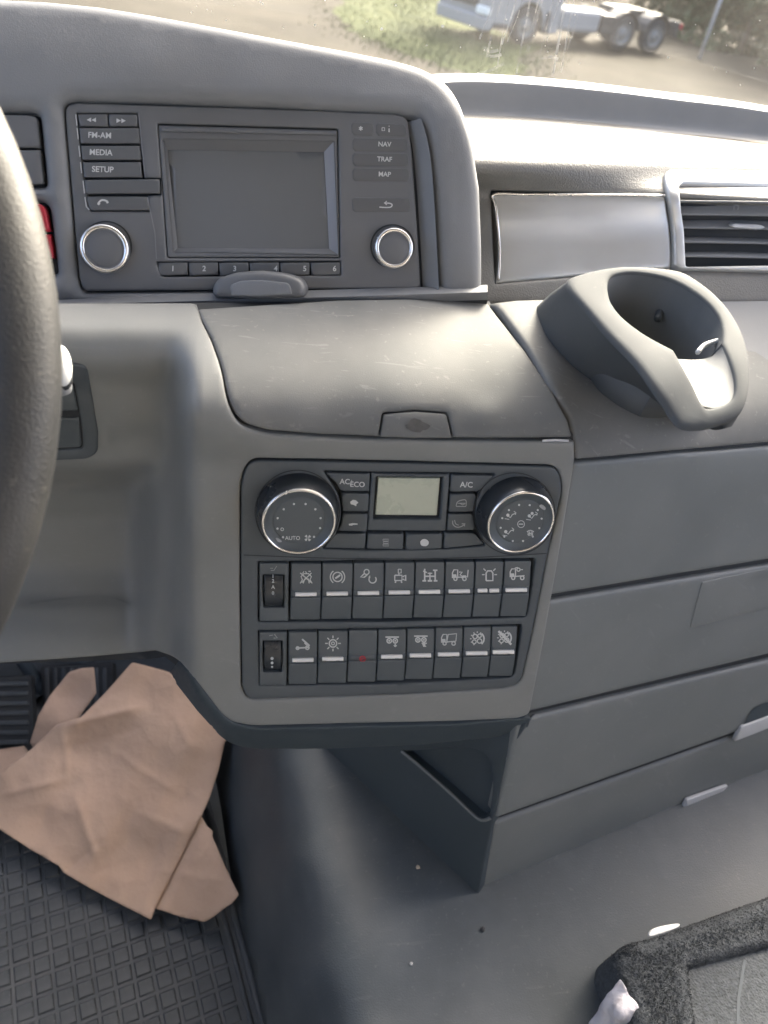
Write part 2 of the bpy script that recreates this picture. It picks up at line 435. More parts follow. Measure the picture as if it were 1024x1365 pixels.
# binnacle plane (leans back 25 degrees) and radio
tl = math.radians(26); nB = np.array((0, -math.cos(tl), math.sin(tl)))
PB = W(np.array(335.), np.array(385.), np.array(fF(335, 385, .500)))
BIN = Plane(PB, nB)
dB = lambda x, y: float(BIN.depth(np.array(float(x)), np.array(float(y))))
cp = [(x, y, dB(x, y)) for x in (-380, -220, -80, 60, 200, 350, 500, 600, 660) for y in (150, 230, 310, 400)]
for x, y, a in ((-380, -60, .018), (-220, -50, .016), (-80, -40, .015), (60, -20, .013), (200, 10, .011), (350, 35, .009), (500, 70, .007), (600, 110, .006), (-80, 60, .002), (60, 70, .002), (200, 80, .002), (350, 110, .001)):
    cp.append((x, y, dB(x, y)+a))
COWL = TPS(cp, 3e-5)

# right-hand dash front: strip, vent, pad rolling back to the shelf
class Tensor:
    """surface given by columns of depths: natural cubic along y (with a drift), quadratic along x"""
    def __init__(s, xs, vs, D, drift, top):
        s.v = np.array(vs, float); s.drift = drift; s.top = top; s.c = np.array([np.polyfit((np.array(xs)-600)/600, D[:, j], 2) for j in range(len(vs))])
        n = len(vs); h = np.diff(s.v); A = np.eye(n); s.h = h; s.A = A
        for i in range(1, n-1): A[i, i-1:i+2] = (h[i-1], 2*(h[i-1]+h[i]), h[i])
    def depth(s, px, py):
        px = np.asarray(px, float); py = np.asarray(py, float); sh = px.shape; px = px.ravel(); py = py.ravel()
        t = (px-600)/600; K = np.stack([np.polyval(c, t) for c in s.c])
        n = len(s.v); rhs = np.zeros_like(K)
        for i in range(1, n-1): rhs[i] = 6*((K[i+1]-K[i])/s.h[i]-(K[i]-K[i-1])/s.h[i-1])
        Mm = np.linalg.solve(s.A, rhs)
        f = np.clip((395-py)/(395-150.), 0, 1)
        v = py-s.drift*(px-600)*(1+s.top*f)
        i = np.clip(np.searchsorted(s.v, v)-1, 0, n-2); ar = np.arange(len(v)); h = s.h[i]
        vc = np.clip(v, s.v[0], s.v[-1]); a = (s.v[i+1]-vc)/h; b = (vc-s.v[i])/h
        r = a*K[i, ar]+b*K[i+1, ar]+((a**3-a)*Mm[i, ar]+(b**3-b)*Mm[i+1, ar])*h*h/6
        lo = v < s.v[0]; hi = v > s.v[-1]
        s0 = (K[1]-K[0])/s.h[0]; s1 = (K[-1]-K[-2])/s.h[-1]
        r = np.where(lo, K[0]+(v-s.v[0])*s0, r); r = np.where(hi, K[-1]+(v-s.v[-1])*s1, r)
        return r.reshape(sh)
vs = (152, 172, 190, 206, 226, 250, 282, 315, 345, 372, 396); xs = (600, 700, 800, 900, 1024, 1200); D = []
kd = {152: .1784, 172: .1786, 190: .1796, 206: .1826, 226: .1905}; kf = {250: .598, 282: .590, 315: .582, 345: .571, 372: .558, 396: .547}
for x in xs:
    row = []
    for v in vs:
        f = min(1, max(0, (395-v)/245.)); y = v+.010*(x-600)*(1+2.6*f)
        row.append(fD(x, y, kd[v]+.004*(x-600)/600) if v in kd else fF(x, y, kf[v]+.012*(x-600)/600))
    D.append(row)
RD = Tensor(xs, vs, np.array(D), .010, 2.6)
def loft(rows, name, m, parent=None, sub=6, thick=0):
    """smooth sheet through rows of world points"""
    R = [crv(r, sub) for r in rows]; R = np.array(R)
    R2 = np.array([crv(R[:, j], sub) for j in range(R.shape[1])]).transpose(1, 0, 2)
    h, k = R2.shape[:2]
    V = R2.reshape(-1, 3); Fs = [(i*k+j, i*k+j+1, (i+1)*k+j+1, (i+1)*k+j) for i in range(h-1) for j in range(k-1)]
    o = new_obj(name, V, Fs, m, parent)
    if thick:
        s = o.modifiers.new('thickness', 'SOLIDIFY'); s.thickness = thick; s.offset = 0
    return o
def quadgrid(name, corners, m, parent=None, nx=2, ny=2):
    a, b, c, d = [np.array(q, float) for q in corners]; V = []; Fs = []
    for j in range(ny):
        for i in range(nx):
            s, t = i/(nx-1), j/(ny-1); V.append((a*(1-s)+b*s)*(1-t)+(d*(1-s)+c*s)*t)
    for j in range(ny-1):
        for i in range(nx-1): Fs.append((j*nx+i, j*nx+i+1, (j+1)*nx+i+1, (j+1)*nx+i))
    return new_obj(name, V, Fs, m, parent)
Wp = lambda x, y, d: W(np.array(float(x)), np.array(float(y)), np.array(float(d)))
L_ = lambda f, x, y, h=0.: lift(f, x, y, h)[0]

# =================================================================== CAB SHELL (setting)
zc = CAMZ
def wbox(name, x0, x1, y0, y1, z0, z1, m, parent=None):
    v, f = box_data(x0, x1, y0, y1, z0+zc, z1+zc); return new_obj(name, v, f, m, parent, smooth=False)
M['liner'] = mat('pale_headliner', (.58, .57, .55), .9, var=.03)
M['trim'] = mat('cab_wall_trim', (.10, .10, .10), .7, var=.05)
tag(wbox('ceiling', -1.0, 1.5, -1.45, .62, .62, .66, M['liner']), kind='structure')
tag(wbox('back_wall', -1.0, 1.5, -1.49, -1.45, -.10, .66, M['liner']), kind='structure')
tag(wbox('bunk_wall', -1.0, 1.5, -1.49, -.85, -1.05, -.12, M['trim']), kind='structure')
for nm, x in (('left_wall', -1.04), ('right_wall', 1.5)):
    a = wbox(nm, x, x+.04, -1.49, .9, -1.25, -.14, M['trim']); tag(a, kind='structure')
    if 0: tag(wbox(nm+'_rear_pillar', x, x+.04, -1.49, -.55, -.22, .66, M['trim']), kind='structure')
    tag(wbox(nm+'_roof_rail', x, x+.04, -.05, .62, .50, .66, M['trim']), kind='structure')
tag(wbox('front_bulkhead', -1.0, 1.5, .88, .92, -1.25, -.27, M['dark']), kind='structure')

# floor: raised engine tunnel, its sloped left side, and the footwell floor
TUN = .767
fl = []
for x, y in ((1200, 900), (1000, 950), (1200, 1150), (1000, 1150), (800, 1050), (800, 1250), (640, 1000), (640, 1150), (560, 1250), (500, 1150), (520, 1350), (700, 1420), (900, 1420), (1200, 1420), (440, 1010), (470, 1100), (640, 920), (470, 930)):
    fl.append((x, y, fD(x, y, TUN)))
for x, y, d in ((400, 1010, .775), (430, 1150, .772), (455, 1300, .772), (480, 1420, .772), (380, 920, .775),
                (365, 1020, .800), (392, 1150, .800), (415, 1300, .806), (440, 1420, .806), (350, 930, .80),
                (335, 1030, .870), (352, 1150, .880), (378, 1300, .885), (405, 1420, .885), (320, 940, .87),
                (310, 1060, .945), (328, 1180, .960), (355, 1300, .965), (380, 1420, .965), (292, 950, .945),
                (295, 1080, .995), (312, 1200, 1.01), (340, 1310, 1.01), (364, 1420, 1.01), (270, 960, .995)):
    fl.append((x, y, fD(x, y, d)))
TF = TPS(fl, 3e-5)
o = patch('engine_tunnel_floor', rpoly([(1250, 880), (1250, 1450), (368, 1450), (340, 1310), (312, 1200), (295, 1080), (268, 940), (300, 900)], 12), TF, M['vinyl'], grid=12, roll=0, thick=.02)
tag(o, kind='structure')
FW = Plane((0, 0, zc-1.035), (0, 0, 1))
tag(wbox('footwell_floor', -1.0, .35, -1.45, .88, -1.09, -1.036, M['rubber']), kind='structure')
tag(wbox('rear_floor', -1.0, 1.5, -1.45, -.12, -1.08, -.98, M['vinyl']), kind='structure')

# =================================================================== DASHBOARD
dash = thing('dashboard', L_(PAN, 535, 950, -.1), 'grey truck dashboard with binnacle, storage lid and centre console under the windscreen', 'dashboard')

# --- console fascia with openings for the switch carrier
plate_out = rpoly([(322, 640, 26), (333, 613, 30), (540, 617), (742, 622, 26), (750, 648, 26), (729, 743), (712, 830), (694, 911, 18), (672, 917), (540, 925), (330, 932, 16), (323, 915), (321, 770)])
lid_out = rpoly([(268, 424), (282, 450), (297, 490, 20), (304, 530, 30), (320, 562, 30), (352, 574, 20), (430, 580), (506, 583), (640, 585), (764, 584, 5), (758, 560), (738, 522), (700, 465), (664, 420), (648, 398), (560, 396), (450, 398), (262, 410)])
fas_out = rpoly([(-380, 396), (60, 402), (262, 402), (270, 428), (283, 455), (296, 492, 20), (302, 532, 30), (316, 565, 30), (350, 578, 20), (430, 584), (506, 587), (640, 588.5), (766.5, 588, 3), (767, 612), (750, 716), (742, 762), (726, 852), (706, 954, 6), (690, 959), (600, 963), (450, 966), (335, 969, 20), (300, 962, 30), (262, 915, 20), (236, 878, 20), (205, 868), (120, 876), (0, 884), (-380, 902)], 6)
hole = inset(plate_out, 1.3, -1)
sw_frame = rpoly([(-40, 486), (98, 483, 10), (116, 487, 14), (131, 575), (131, 602, 12), (118, 611, 8), (-40, 618)])
patch('console_fascia', fas_out, LOW, M['fascia'], dash, holes=[hole], grid=9, roll=.0022, thick=.010)
patch('gap_backing', rpoly([(-370, 395), (655, 393), (775, 590), (705, 960), (320, 975), (215, 880), (-370, 900)], 12), LOW, M['gap'], dash, grid=14, roll=0, thick=0, off=-.0055)
# lower lip of the console under the fascia
lip = rpoly([(238, 880), (250, 894), (272, 921), (302, 961, 25), (338, 973, 20), (450, 970), (600, 967), (708, 957, 3), (704, 972), (660, 984), (560, 994), (440, 999), (335, 1000, 20), (300, 990, 25), (262, 948), (234, 912), (226, 896)], 6)
class LipField:
    """continues the fascia, then tucks back under it"""
    def depth(s, x, y):
        x = np.asarray(x, float); y = np.asarray(y, float)
        base = np.where(x > 300, 967-(x-300)*.022, 967-(300-x)*1.32)
        t = np.clip((y-base)/34, 0, 1.3); return LOW.depth(x, y)-.0015+t**1.3*.034
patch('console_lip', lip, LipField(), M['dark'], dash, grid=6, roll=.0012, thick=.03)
# --- storage lid and its latch
latch_o = rpoly([(506, 583), (511, 553, 4), (514, 548, 5), (555, 547), (596, 551, 5), (602, 558, 4), (604, 585)])
lid = patch('storage_lid', lid_out, LOW, M['lid'], dash, holes=[rpoly([(505, 581), (510, 550, 5), (555, 545.5), (598, 549, 5), (605, 583), (555, 581.5)])], grid=8, roll=.0026, thick=.010)
lt = patch('latch', rpoly([(507, 584), (512, 552, 4), (555, 548), (596, 551.5, 4), (603, 585), (555, 585)]), LOW, M['lid'], dash, grid=6, roll=.0014, thick=.006, off=-.0005)
sm = mat('latch_smudge', (.06, .06, .058), .5, var=.4, vscale=200)
new_obj('smudge', *blobs([np.array(circ(556, 568, 16, 18, ry=8))+np.random.randn(18, 2)*1.2], LOW, .0002), mat=sm, parent=lt)
v, f = ribbons([[(722, 586.5), (740, 585.5), (757, 586.5)]], LOW, 3, .0015)
new_obj('hinge_clip', v, f, M['label'], dash)
# --- ledge between binnacle and lid
rows = []
for x in (-380, -150, 0, 200, 406, 560, 650):
    yt = 405-(x-75)*.030; yb = min(431, 424-(x-262)*.047) if x < 262 else 424-(x-262)*.047
    p0 = Wp(x, yt-8, dB(x, yt-8)+.004); p1 = Wp(x, yt, dB(x, yt)-.004); p2 = Wp(x, yt+3, dB(x, yt+3)-.005)
    p3 = Wp(x, yt+12, dB(x, yt+12)-.0005); p4 = Wp(x, yb+4, fD(x, yb+4, .258))
    rows.append([p0, p1, p2, p3, p4])
rows = np.array(rows).transpose(1, 0, 2); loft(rows[:4], 'ledge', M['cowl'], dash, sub=5); loft([rows[3], rows[3]*.5+rows[4]*.5-np.array((0, 0, .006)), rows[4]], 'ledge_groove', M['gap'], dash, sub=5)

# --- binnacle cowl with recess for the radio
cowl_out = rpoly([(-380, -52), (-150, -34), (0, -9), (60, -6), (130, 1), (200, 12), (290, 29), (380, 46), (470, 63), (530, 75, 20), (568, 86, 20), (600, 106, 25), (618, 135, 20), (633, 185, 20), (643, 250), (646, 330), (646, 402, 4), (300, 402), (-150, 412), (-380, 416)], 7)
rad_hole = rpoly([(85, 160, 10), (84, 137, 12), (100, 133), (340, 141), (530, 149, 14), (562, 153, 22), (572, 185, 20), (580, 260), (587, 386), (340, 388), (108, 390, 10), (103, 370)])
sw_hole = rpoly([(-60, 148), (40, 149, 6), (51, 152, 8), (60, 248, 5), (-60, 250)])
red_hole = rpoly([(-60, 268), (56, 268, 5), (64, 276, 6), (75, 366, 6), (-60, 368)])
patch('binnacle_cowl', cowl_out, COWL, M['cowl'], dash, holes=[rad_hole, sw_hole, red_hole], grid=9, roll=.009, thick=.05)
new_obj('trim_crease', *ribbons([crv([(-20, 78), (120, 92), (260, 112), (400, 118), (520, 122), (570, 150)], 8)], COWL, 1.2, .0002), mat=M['gap'], parent=dash) if False else None
bs = patch('binnacle_switch', rpoly([(-60, 151), (38, 152, 5), (48, 155, 6), (52, 196), (-60, 196)]), COWL, M['radio'], dash, grid=9, roll=.0015, off=-.002)
bs = patch('binnacle_switch', rpoly([(-60, 199), (52, 199), (57, 245, 4), (-60, 247)]), COWL, M['radio'], dash, grid=9, roll=.0015, off=-.002)
rs = patch('red_switch', rpoly([(-60, 271), (53, 271, 4), (60, 278, 4), (66, 308), (-60, 310)]), COWL, M['red'], dash, grid=9, roll=.0015, off=-.001); rs['label'] = 'red hazard switch half hidden by the wheel'
rs = patch('red_switch', rpoly([(-60, 312), (66, 312), (71, 345, 4), (-60, 350)]), COWL, M['red'], dash, grid=9, roll=.0015, off=-.002)
patch('recess_backing', rpoly([(-300, 130), (560, 130), (592, 395), (-300, 400)], 20), BIN, M['gap'], dash, grid=20, roll=0, thick=0, off=-.012)
# right wall of the radio recess catches light
rw = [[L_(BIN, x, y, h) for x, y in ((561, 158), (569, 185), (574, 215), (579, 275), (585, 386))] for h in (.001, -.010)]
rw[1] = [L_(BIN, x, y, -.010) for x, y in ((545, 160), (553, 187), (557, 217), (562, 277), (568, 386))]
loft(rw, 'recess_wall', M['cowl'], dash, sub=5)

# --- lower left switch block behind the steering wheel
patch('switch_well', rpoly([(-40, 500), (104, 500), (115, 575), (116, 600), (-40, 610)]), LOW, M['gap'], dash, grid=9, roll=0, thick=0, off=.0004)
fr = patch('switch_frame', sw_frame, LOW, M['black'], dash, holes=[rpoly([(-40, 508), (99, 508, 5), (110, 575), (111, 596, 6), (-40, 604)])], grid=9, roll=.0015, off=.0015)
patch('switch_key', rpoly([(-40, 510), (97, 510, 4), (104, 545), (-40, 548)]), LOW, M['key'], dash, grid=9, roll=.0010, off=.0020)
patch('switch_key', rpoly([(-40, 556), (105, 555), (109, 594, 5), (-40, 600)]), LOW, M['key'], dash, grid=9, roll=.0010, off=.0020)
new_obj('crease', *ribbons([crv([(40, 805), (80, 799), (120, 796), (150, 797), (175, 806)], 6)], LOW, 3, .0006), mat=M['fascia'], parent=dash)

# --- right lower dash and drawers
seam = lambda y: 767-(y-600)*.2195
up = rpoly([(668, 414, 4), (704, 462), (742, 520), (761, 556), (768, 588), (769.5, 613, 3), (900, 601.5), (1024, 590), (1250, 571), (1250, 440), (1040, 462), (985, 466), (950, 450), (900, 420), (800, 395), (690, 398), (655, 402)], 6)
patch('side_dash_top', up, RLOW, M['lid'], dash, grid=9, roll=.003, thick=.010)
def drawer(name, yl, yr, yl2, yr2, hole=None, **k):
    g = 3
    o_ = rpoly([(seam(yl)+2.5, yl+g, 4), (900, yl+g+(yr-yl)*(900-seam(yl))/(1024-seam(yl))), (1250, yl+g+(yr-yl)*(1250-seam(yl))/(1024-seam(yl))),
                (1250, yl2+(yr2-yl2)*(1250-seam(yl2))/(1024-seam(yl2))), (900, yl2+(yr2-yl2)*(900-seam(yl2))/(1024-seam(yl2))), (seam(yl2)+2.5, yl2, 4)], 8)
    return patch(name, o_, RLOW, M['drawer'], dash, grid=10, roll=.0034, thick=.012, holes=hole or [], **k)
drawer('upper_drawer_front', 614, 592, 797, 748, off=-.001)
d2 = drawer('middle_drawer_front', 801, 752, 954, 874, off=-.0005)
d3 = drawer('lower_drawer_front', 958, 879, 1092, 962, off=.0)
d4 = drawer('bottom_drawer_front', 1096, 966, 1190, 1042, off=-.002)
patch('gap_backing', rpoly([(676, 400), (780, 590), (777, 620), (648, 1188), (700, 1170), (1250, 1000), (1250, 380)], 14), RLOW, M['gap'], dash, grid=14, roll=0, thick=0, off=-.0055)
patch('access_cover', rpoly([(936, 776, 2), (920, 837, 3), (1060, 800), (1060, 750)]), RLOW, M['drawer'], d2, grid=10, roll=.0006, thick=.002, off=.0004)
patch('handle_insert', rpoly([(978, 986), (986, 967, 3), (1024, 953), (1090, 930), (1090, 946), (1024, 968)]), RLOW, M['label'], d3, grid=8, roll=.001, thick=.004, off=.003)
patch('handle_recess', rpoly([(990, 966), (1003, 943, 6), (1090, 910), (1090, 930)]), RLOW, M['dark'], d3, grid=8, roll=.0, thick=.0, off=.0008)
patch('handle_insert', rpoly([(908, 1076, 2), (914, 1064, 2), (969, 1045, 2), (962, 1056, 2)]), RLOW, M['label'], d4, grid=8, roll=.0008, thick=.003, off=.003)

# --- pedestal under the console
pA, pB, pC = Wp(636, 1190, .757), Wp(692, 980, dP(692, 980)+.003), Wp(440, 1003, fD(440, 1003, TUN))
nn = np.cross(pB-pA, pC-pA); nn = nn if nn[2]*0+nn.dot(np.array((0, 0, zc))-pA) > 0 else -nn
PED = Plane(pA, nn)
pocket = rpoly([(536, 1002), (560, 1000), (626, 996, 25), (650, 1005, 30), (658, 1040, 20), (652, 1088, 8), (640, 1092, 14), (600, 1056)])
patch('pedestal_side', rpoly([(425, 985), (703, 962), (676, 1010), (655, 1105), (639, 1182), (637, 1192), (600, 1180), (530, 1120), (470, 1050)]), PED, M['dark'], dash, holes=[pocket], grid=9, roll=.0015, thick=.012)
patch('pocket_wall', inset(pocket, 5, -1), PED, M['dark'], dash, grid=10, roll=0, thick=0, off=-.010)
new_obj('pocket_edge', *tube_data([L_(PED, x, y, .0005) for x, y in crv([(536, 1001), (560, 1021), (600, 1056), (632, 1086), (644, 1093), (654, 1090)], 5)], .0016), mat=M['drawer'], parent=dash)

# --- right dash: pad, silver strip, lower trim, windscreen ledge
pad_out = rpoly([(628, 150), (700, 152), (800, 159), (900, 168), (1024, 180), (1250, 205), (1250, 242), (1024, 232), (905, 228), (888, 231, 3), (884, 262), (655, 258), (660, 400), (625, 400)], 7)
pad_out = rpoly([(606, 150), (700, 153), (800, 160), (900, 169), (1024, 182), (1250, 208), (1250, 400), (606, 405)], 8)
strip_hole = rpoly([(655.5, 256), (885, 260), (1200, 275), (1250, 278), (1250, 372), (1000, 361), (897, 359), (776, 367), (661, 377)])
patch('dash_pad', pad_out, RD, M['pad'], dash, holes=[strip_hole], grid=8, roll=.003, thick=.012)
patch('recess_backing', rpoly([(640, 245), (1250, 260), (1250, 400), (640, 395)], 20), RD, M['gap'], dash, grid=20, roll=0, thick=0, off=-.014)
def stripoff(x, y): return -.006*np.clip((y-330)/45, 0, 1)**2+.001
patch('silver_strip', rpoly([(657, 258, 2), (700, 258.5), (800, 260), (886, 262), (892, 300), (896, 356), (860, 358), (776, 365), (663, 375.5, 2), (665, 350), (663, 300)]), RD, M['silver'], dash, grid=8, roll=.0022, thick=.012, off=stripoff)
new_obj('edge_highlight', *tube_data([L_(RD, x, y, .0012) for x, y in crv([(885, 261.5), (800, 259.8), (700, 258.4), (658.5, 258.5), (660, 275), (664, 310), (665.5, 345), (664, 374)], 6)], .0011, 8), mat=M['chrome'], parent=dash)  # chrome tube added to give the strip's edge its bright highlight
patch('lower_vent_trim', rpoly([(897, 366), (1250, 376), (1250, 398), (1000, 389), (897, 386)]), RD, M['cowl'], dash, grid=8, roll=.001, thick=.01, off=-.002)
# recess floor behind the cup holder
rows = []
for x in (600, 700, 800, 900, 1024, 1250):
    rows.append([Wp(x, 394, fF(x, 394, .556+.012*(x-600)/600)), Wp(x, 404, fF(x, 404, .545+.012*(x-600)/600)), Wp(x, 480, fD(x, 480, .290))])
loft(np.array(rows).transpose(1, 0, 2), 'dash_recess', M['cowl'], dash, sub=5)
rows = []; rows_ledge = rows
for x, yt, yb in ((560, 112, 150), (620, 108, 152), (700, 111, 155), (800, 120, 162), (900, 132, 171), (1024, 148, 184), (1250, 190, 212)):
    d0 = fD(x, yb, .1785); f0 = d0*float(ray(x, yb) @ EY)
    p = [Wp(x, yb+6, fD(x, yb+6, .180)), Wp(x, yb-2, fF(x, yb-2, f0+.004)), Wp(x, yt+4, fF(x, yt+4, f0+.012)), Wp(x, yt, fF(x, yt, f0+.016))]
    q = p[-1].copy(); q[2] += .0005; q[1] += .015; q2 = p[-1].copy(); q2[1] += .032; q2[2] -= .002
    rows.append(p+[q, q2])
    if x == 1250: edge_r = p[-1]
    if x == 560: edge_l = p[-1]
loft(np.array(rows).transpose(1, 0, 2), 'windscreen_ledge', M['cowl'], dash, sub=5)
pl = edge_l
wbox('cowl_shelf', -1.0, float(pl[0])+.01, .66, float(pl[1])+.1, -.25, -.185, M['cowl'], dash)

# =================================================================== AIR VENT
vent = thing('air_vent', L_(RD, 960, 362, -.02), 'silver framed air vent with horizontal black slats at the right edge of the dash', 'air vent')
v_out = rpoly([(883, 238, 8), (888, 228, 6), (960, 229), (1024, 231), (1210, 238), (1215, 374), (1024, 363), (905, 360, 4), (897, 354), (896, 315), (891, 275)])
v_in = rpoly([(903, 252, 5), (907, 248, 4), (1024, 249), (1190, 256), (1195, 364), (1024, 355), (912, 357, 3), (910, 310)])
patch('frame', v_out, RD, M['ventf'], vent, holes=[v_in], grid=8, roll=.0024, thick=.02, off=.004)
patch('duct', inset(v_in, 3, -1), RD, M['gap'], vent, grid=14, roll=0, thick=0, off=-.009)
for k, y in enumerate((267, 285, 303, 322, 341)):
    x0 = 903+k*1.6
    A = [L_(RD, x0, y+.0, .001), L_(RD, 1024, y+2, .001), L_(RD, 1195, y+8, .001)]
    Bk = [L_(RD, x0, y-9, -.007), L_(RD, 1024, y-7, -.007), L_(RD, 1195, y-1, -.007)]
    o = loft([A, Bk], 'slat', M['cowl'], vent, sub=4)
    s = o.modifiers.new('thickness', 'SOLIDIFY'); s.thickness = .0016; bevel(o, .0005)
patch('tab', rpoly([(972, 300, 2), (978, 297.5), (1012, 299, 2), (1018, 303, 2), (1012, 306), (978, 304, 2)]), RD, M['label'], vent, grid=5, roll=.0008, thick=.006, off=.003)
rng = ribbons([ring_(980, 276, 3.2, 14)], RD, 1.2, .0018); new_obj('screw_ring', *rng, mat=M['cowl'], parent=vent)

# =================================================================== CUP HOLDER
cup = thing('cup_holder', L_(RLOW, 870, 500, 0), 'round black plastic cup holder with a pouring-lip notch on the dash top', 'cup holder')
tc_ = math.radians(7); cc = Wp(890, 411, .505)
toc = -(cc-np.array((0, 0, zc))); toc[2] = 0; toc = nrm(toc)
nC = nrm(np.array((0, 0, 1.))*math.cos(tc_)+toc*math.sin(tc_)); CPL = Plane(cc, nC)
dC = lambda x, y: float(CPL.depth(np.array(float(x)), np.array(float(y))))
cp = [(x, y, dC(x, y)) for x, y in ((750, 372), (800, 355), (850, 350), (900, 355), (960, 390), (990, 430), (780, 400), (810, 430), (900, 420), (960, 440), (850, 400), (800, 380), (840, 455), (905, 470), (985, 460), (860, 478))]
for x, y, a in ((1000, 500, .004), (998, 535, .010), (960, 555, .016), (917, 569, .020), (900, 556, .018), (880, 530, .008), (940, 520, .010), (870, 510, .003), (966, 566, .020), (950, 480, .0), (900, 510, .006)):
    cp.append((x, y, dC(x, y)+a))
CF = TPS(cp, 3e-5)
c_out = crv([(752, 374), (771, 364), (809, 356.5), (850, 354.5), (902, 359), (928, 371), (959, 396), (985, 430), (998, 464), (1002, 497), (998, 530), (987, 553), (966, 564), (945, 569), (917, 569), (902, 561), (890, 541), (872, 515), (848, 482), (813, 446), (783, 411)], 4, closed=True)
c_in = np.concatenate([crv([(811, 384), (812, 372), (822, 365), (850, 363), (895, 372), (936, 396), (958, 420), (964, 440), (964, 458)], 5)[:-1],
    crv([(964, 458), (973, 478), (980, 502), (981, 520)], 4)[:-1], crv([(981, 520), (976, 532), (960, 541), (941, 543), (934, 536)], 4)[:-1],
    crv([(934, 536), (924, 512), (910, 484), (899, 464)], 3)[:-1], crv([(899, 464), (880, 455), (857, 442), (831, 422), (816, 402), (811, 384)], 4)[:-1]])
CC = np.array((908., 446.)); NA = 160
def radial(poly):
    out = []
    for k in range(NA):
        d = np.array((math.cos(2*PI*k/NA), math.sin(2*PI*k/NA))); best = 0
        for i in range(len(poly)):
            a_, b_ = poly[i-1]-CC, poly[i]-CC; e = b_-a_; den = d[0]*e[1]-d[1]*e[0]
            if abs(den) < 1e-9: continue
            t = (a_[0]*e[1]-a_[1]*e[0])/den; q = (a_[0]*d[1]-a_[1]*d[0])/den
            if t > 0 and -1e-9 <= q <= 1+1e-9: best = max(best, t)
        out.append(CC+d*best)
    return np.array(out)
ro, ri = radial(c_out), radial(c_in)
ro = (ro+np.roll(ro, 1, 0)+np.roll(ro, -1, 0))/3
prof = ((0, .0040), (.012, .0026), (.045, .0012), (.10, .0004), (.2, 0), (.5, -.0002), (.8, 0), (.92, .0004), (.97, .0010), (1, .0022))
rws = [list(lift(CF, (ro+(ri-ro)*t)[:, 0], (ro+(ri-ro)*t)[:, 1], -h)) for t, h in prof]
def closed_loft(rws):
    n = len(rws[0]); V = sum([list(r) for r in rws], [])
    return V, [(r*n+i, r*n+(i+1) % n, (r+1)*n+(i+1) % n, (r+1)*n+i) for r in range(len(rws)-1) for i in range(n)]
new_obj('rim', *closed_loft(rws), mat=M['cup'], parent=cup)
top = rws[0]; ti = rws[-1]
bctl = [((765, 366), (712, 392)), ((752, 374), (712, 412)), ((783, 411), (726, 450)), ((813, 446), (764, 490)), ((848, 482), (806, 520)), ((872, 515), (850, 531)), ((890, 541), (880, 547)), ((902, 561), (901, 563)), ((917, 569), (918, 571)), ((945, 569), (945, 570))]
base = []
arc = [0]
def near(p):
    best = None
    for (a_, b_), (c_, d_) in zip(bctl[:-1], bctl[1:]):
        a_, b_, c_, d_ = map(np.array, (a_, b_, c_, d_)); e = c_-a_; t = float(np.clip((p-a_) @ e/(e @ e), 0, 1)); q = np.linalg.norm(p-(a_+e*t))
        if best is None or q < best[0]: best = (q, b_+(d_-b_)*t)
    return best
for p, w3 in zip(ro, top):
    q, bpt = near(p)
    if q < 9: base.append(Wp(bpt[0], bpt[1], float(RLOW.depth(*bpt))+.001))
    else: base.append(np.array(w3)-np.array((0, 0, .004+.046*np.clip((560-p[1])/110., 0, 1))))
base = np.array(base)
for _ in range(4): base = (base+np.roll(base, 1, 0)+np.roll(base, -1, 0))/3
mid = [np.array(a_)*.5+b_*.5+np.array((0, 0, .002)) for a_, b_ in zip(top, base)]
new_obj('body', *closed_loft([top, mid, list(base)]), mat=M['cup'], parent=cup)
axis_c = L_(CPL, 888, 412, 0)
well = []
for p in ti:
    v0 = p-axis_c; v0[2] = 0; Ld = np.linalg.norm(v0); well.append(axis_c+v0/Ld*min(Ld, .043))
rowsv = [ti]+[[np.array([axis_c[0]+(q-axis_c)[0]*k, axis_c[1]+(q-axis_c)[1]*k, axis_c[2]-h]) for q in well] for k, h in ((.98, .012), (.95, .025), (.90, .045), (.82, .062))]
v, f = closed_loft(rowsv); f.append(tuple(range(4*NA, 5*NA)))
new_obj('well', v, f, mat=M['cupin'], parent=cup)
M['chute'] = mat('light_grey_chute', (.065, .068, .072), .7, var=.04, spec=.1)
# chute: lit concave face in the notch
ch = [[Wp(x, y, float(CF.depth(x, y))+a) for x, y, a in r] for r in (
    ((962, 458, .002), (975, 482, .002), (982, 508, .002), (978, 532, .002), (957, 544, .002), (932, 541, .002)),
    ((952, 470, .016), (962, 490, .018), (965, 508, .018), (958, 522, .018), (942, 527, .018), (925, 520, .016)),
    ((940, 484, .044), (947, 494, .040), (946, 502, .038), (940, 507, .038), (932, 506, .040), (922, 502, .042)))]
loft(ch, 'chute', M['chute'], cup, sub=6)
new_obj('spring_clip', *tube_data([Wp(x, y, dC(x, y)+.014) for x, y in crv([(930, 470), (938, 461), (950, 456), (962, 453)], 5)], .0016), mat=M['label'], parent=cup)
new_obj('spring_clip', *tube_data([Wp(x, y, dC(x, y)+.045) for x, y in crv([(884, 400), (881, 412), (877, 425)], 5)], .0028), mat=M['cup'], parent=cup)
new_obj('spring_clip', *tube_data([Wp(x, y, dC(x, y)+.030) for x, y in crv([(946, 482), (938, 492), (930, 506)], 5)], .002), mat=M['chute'], parent=cup)

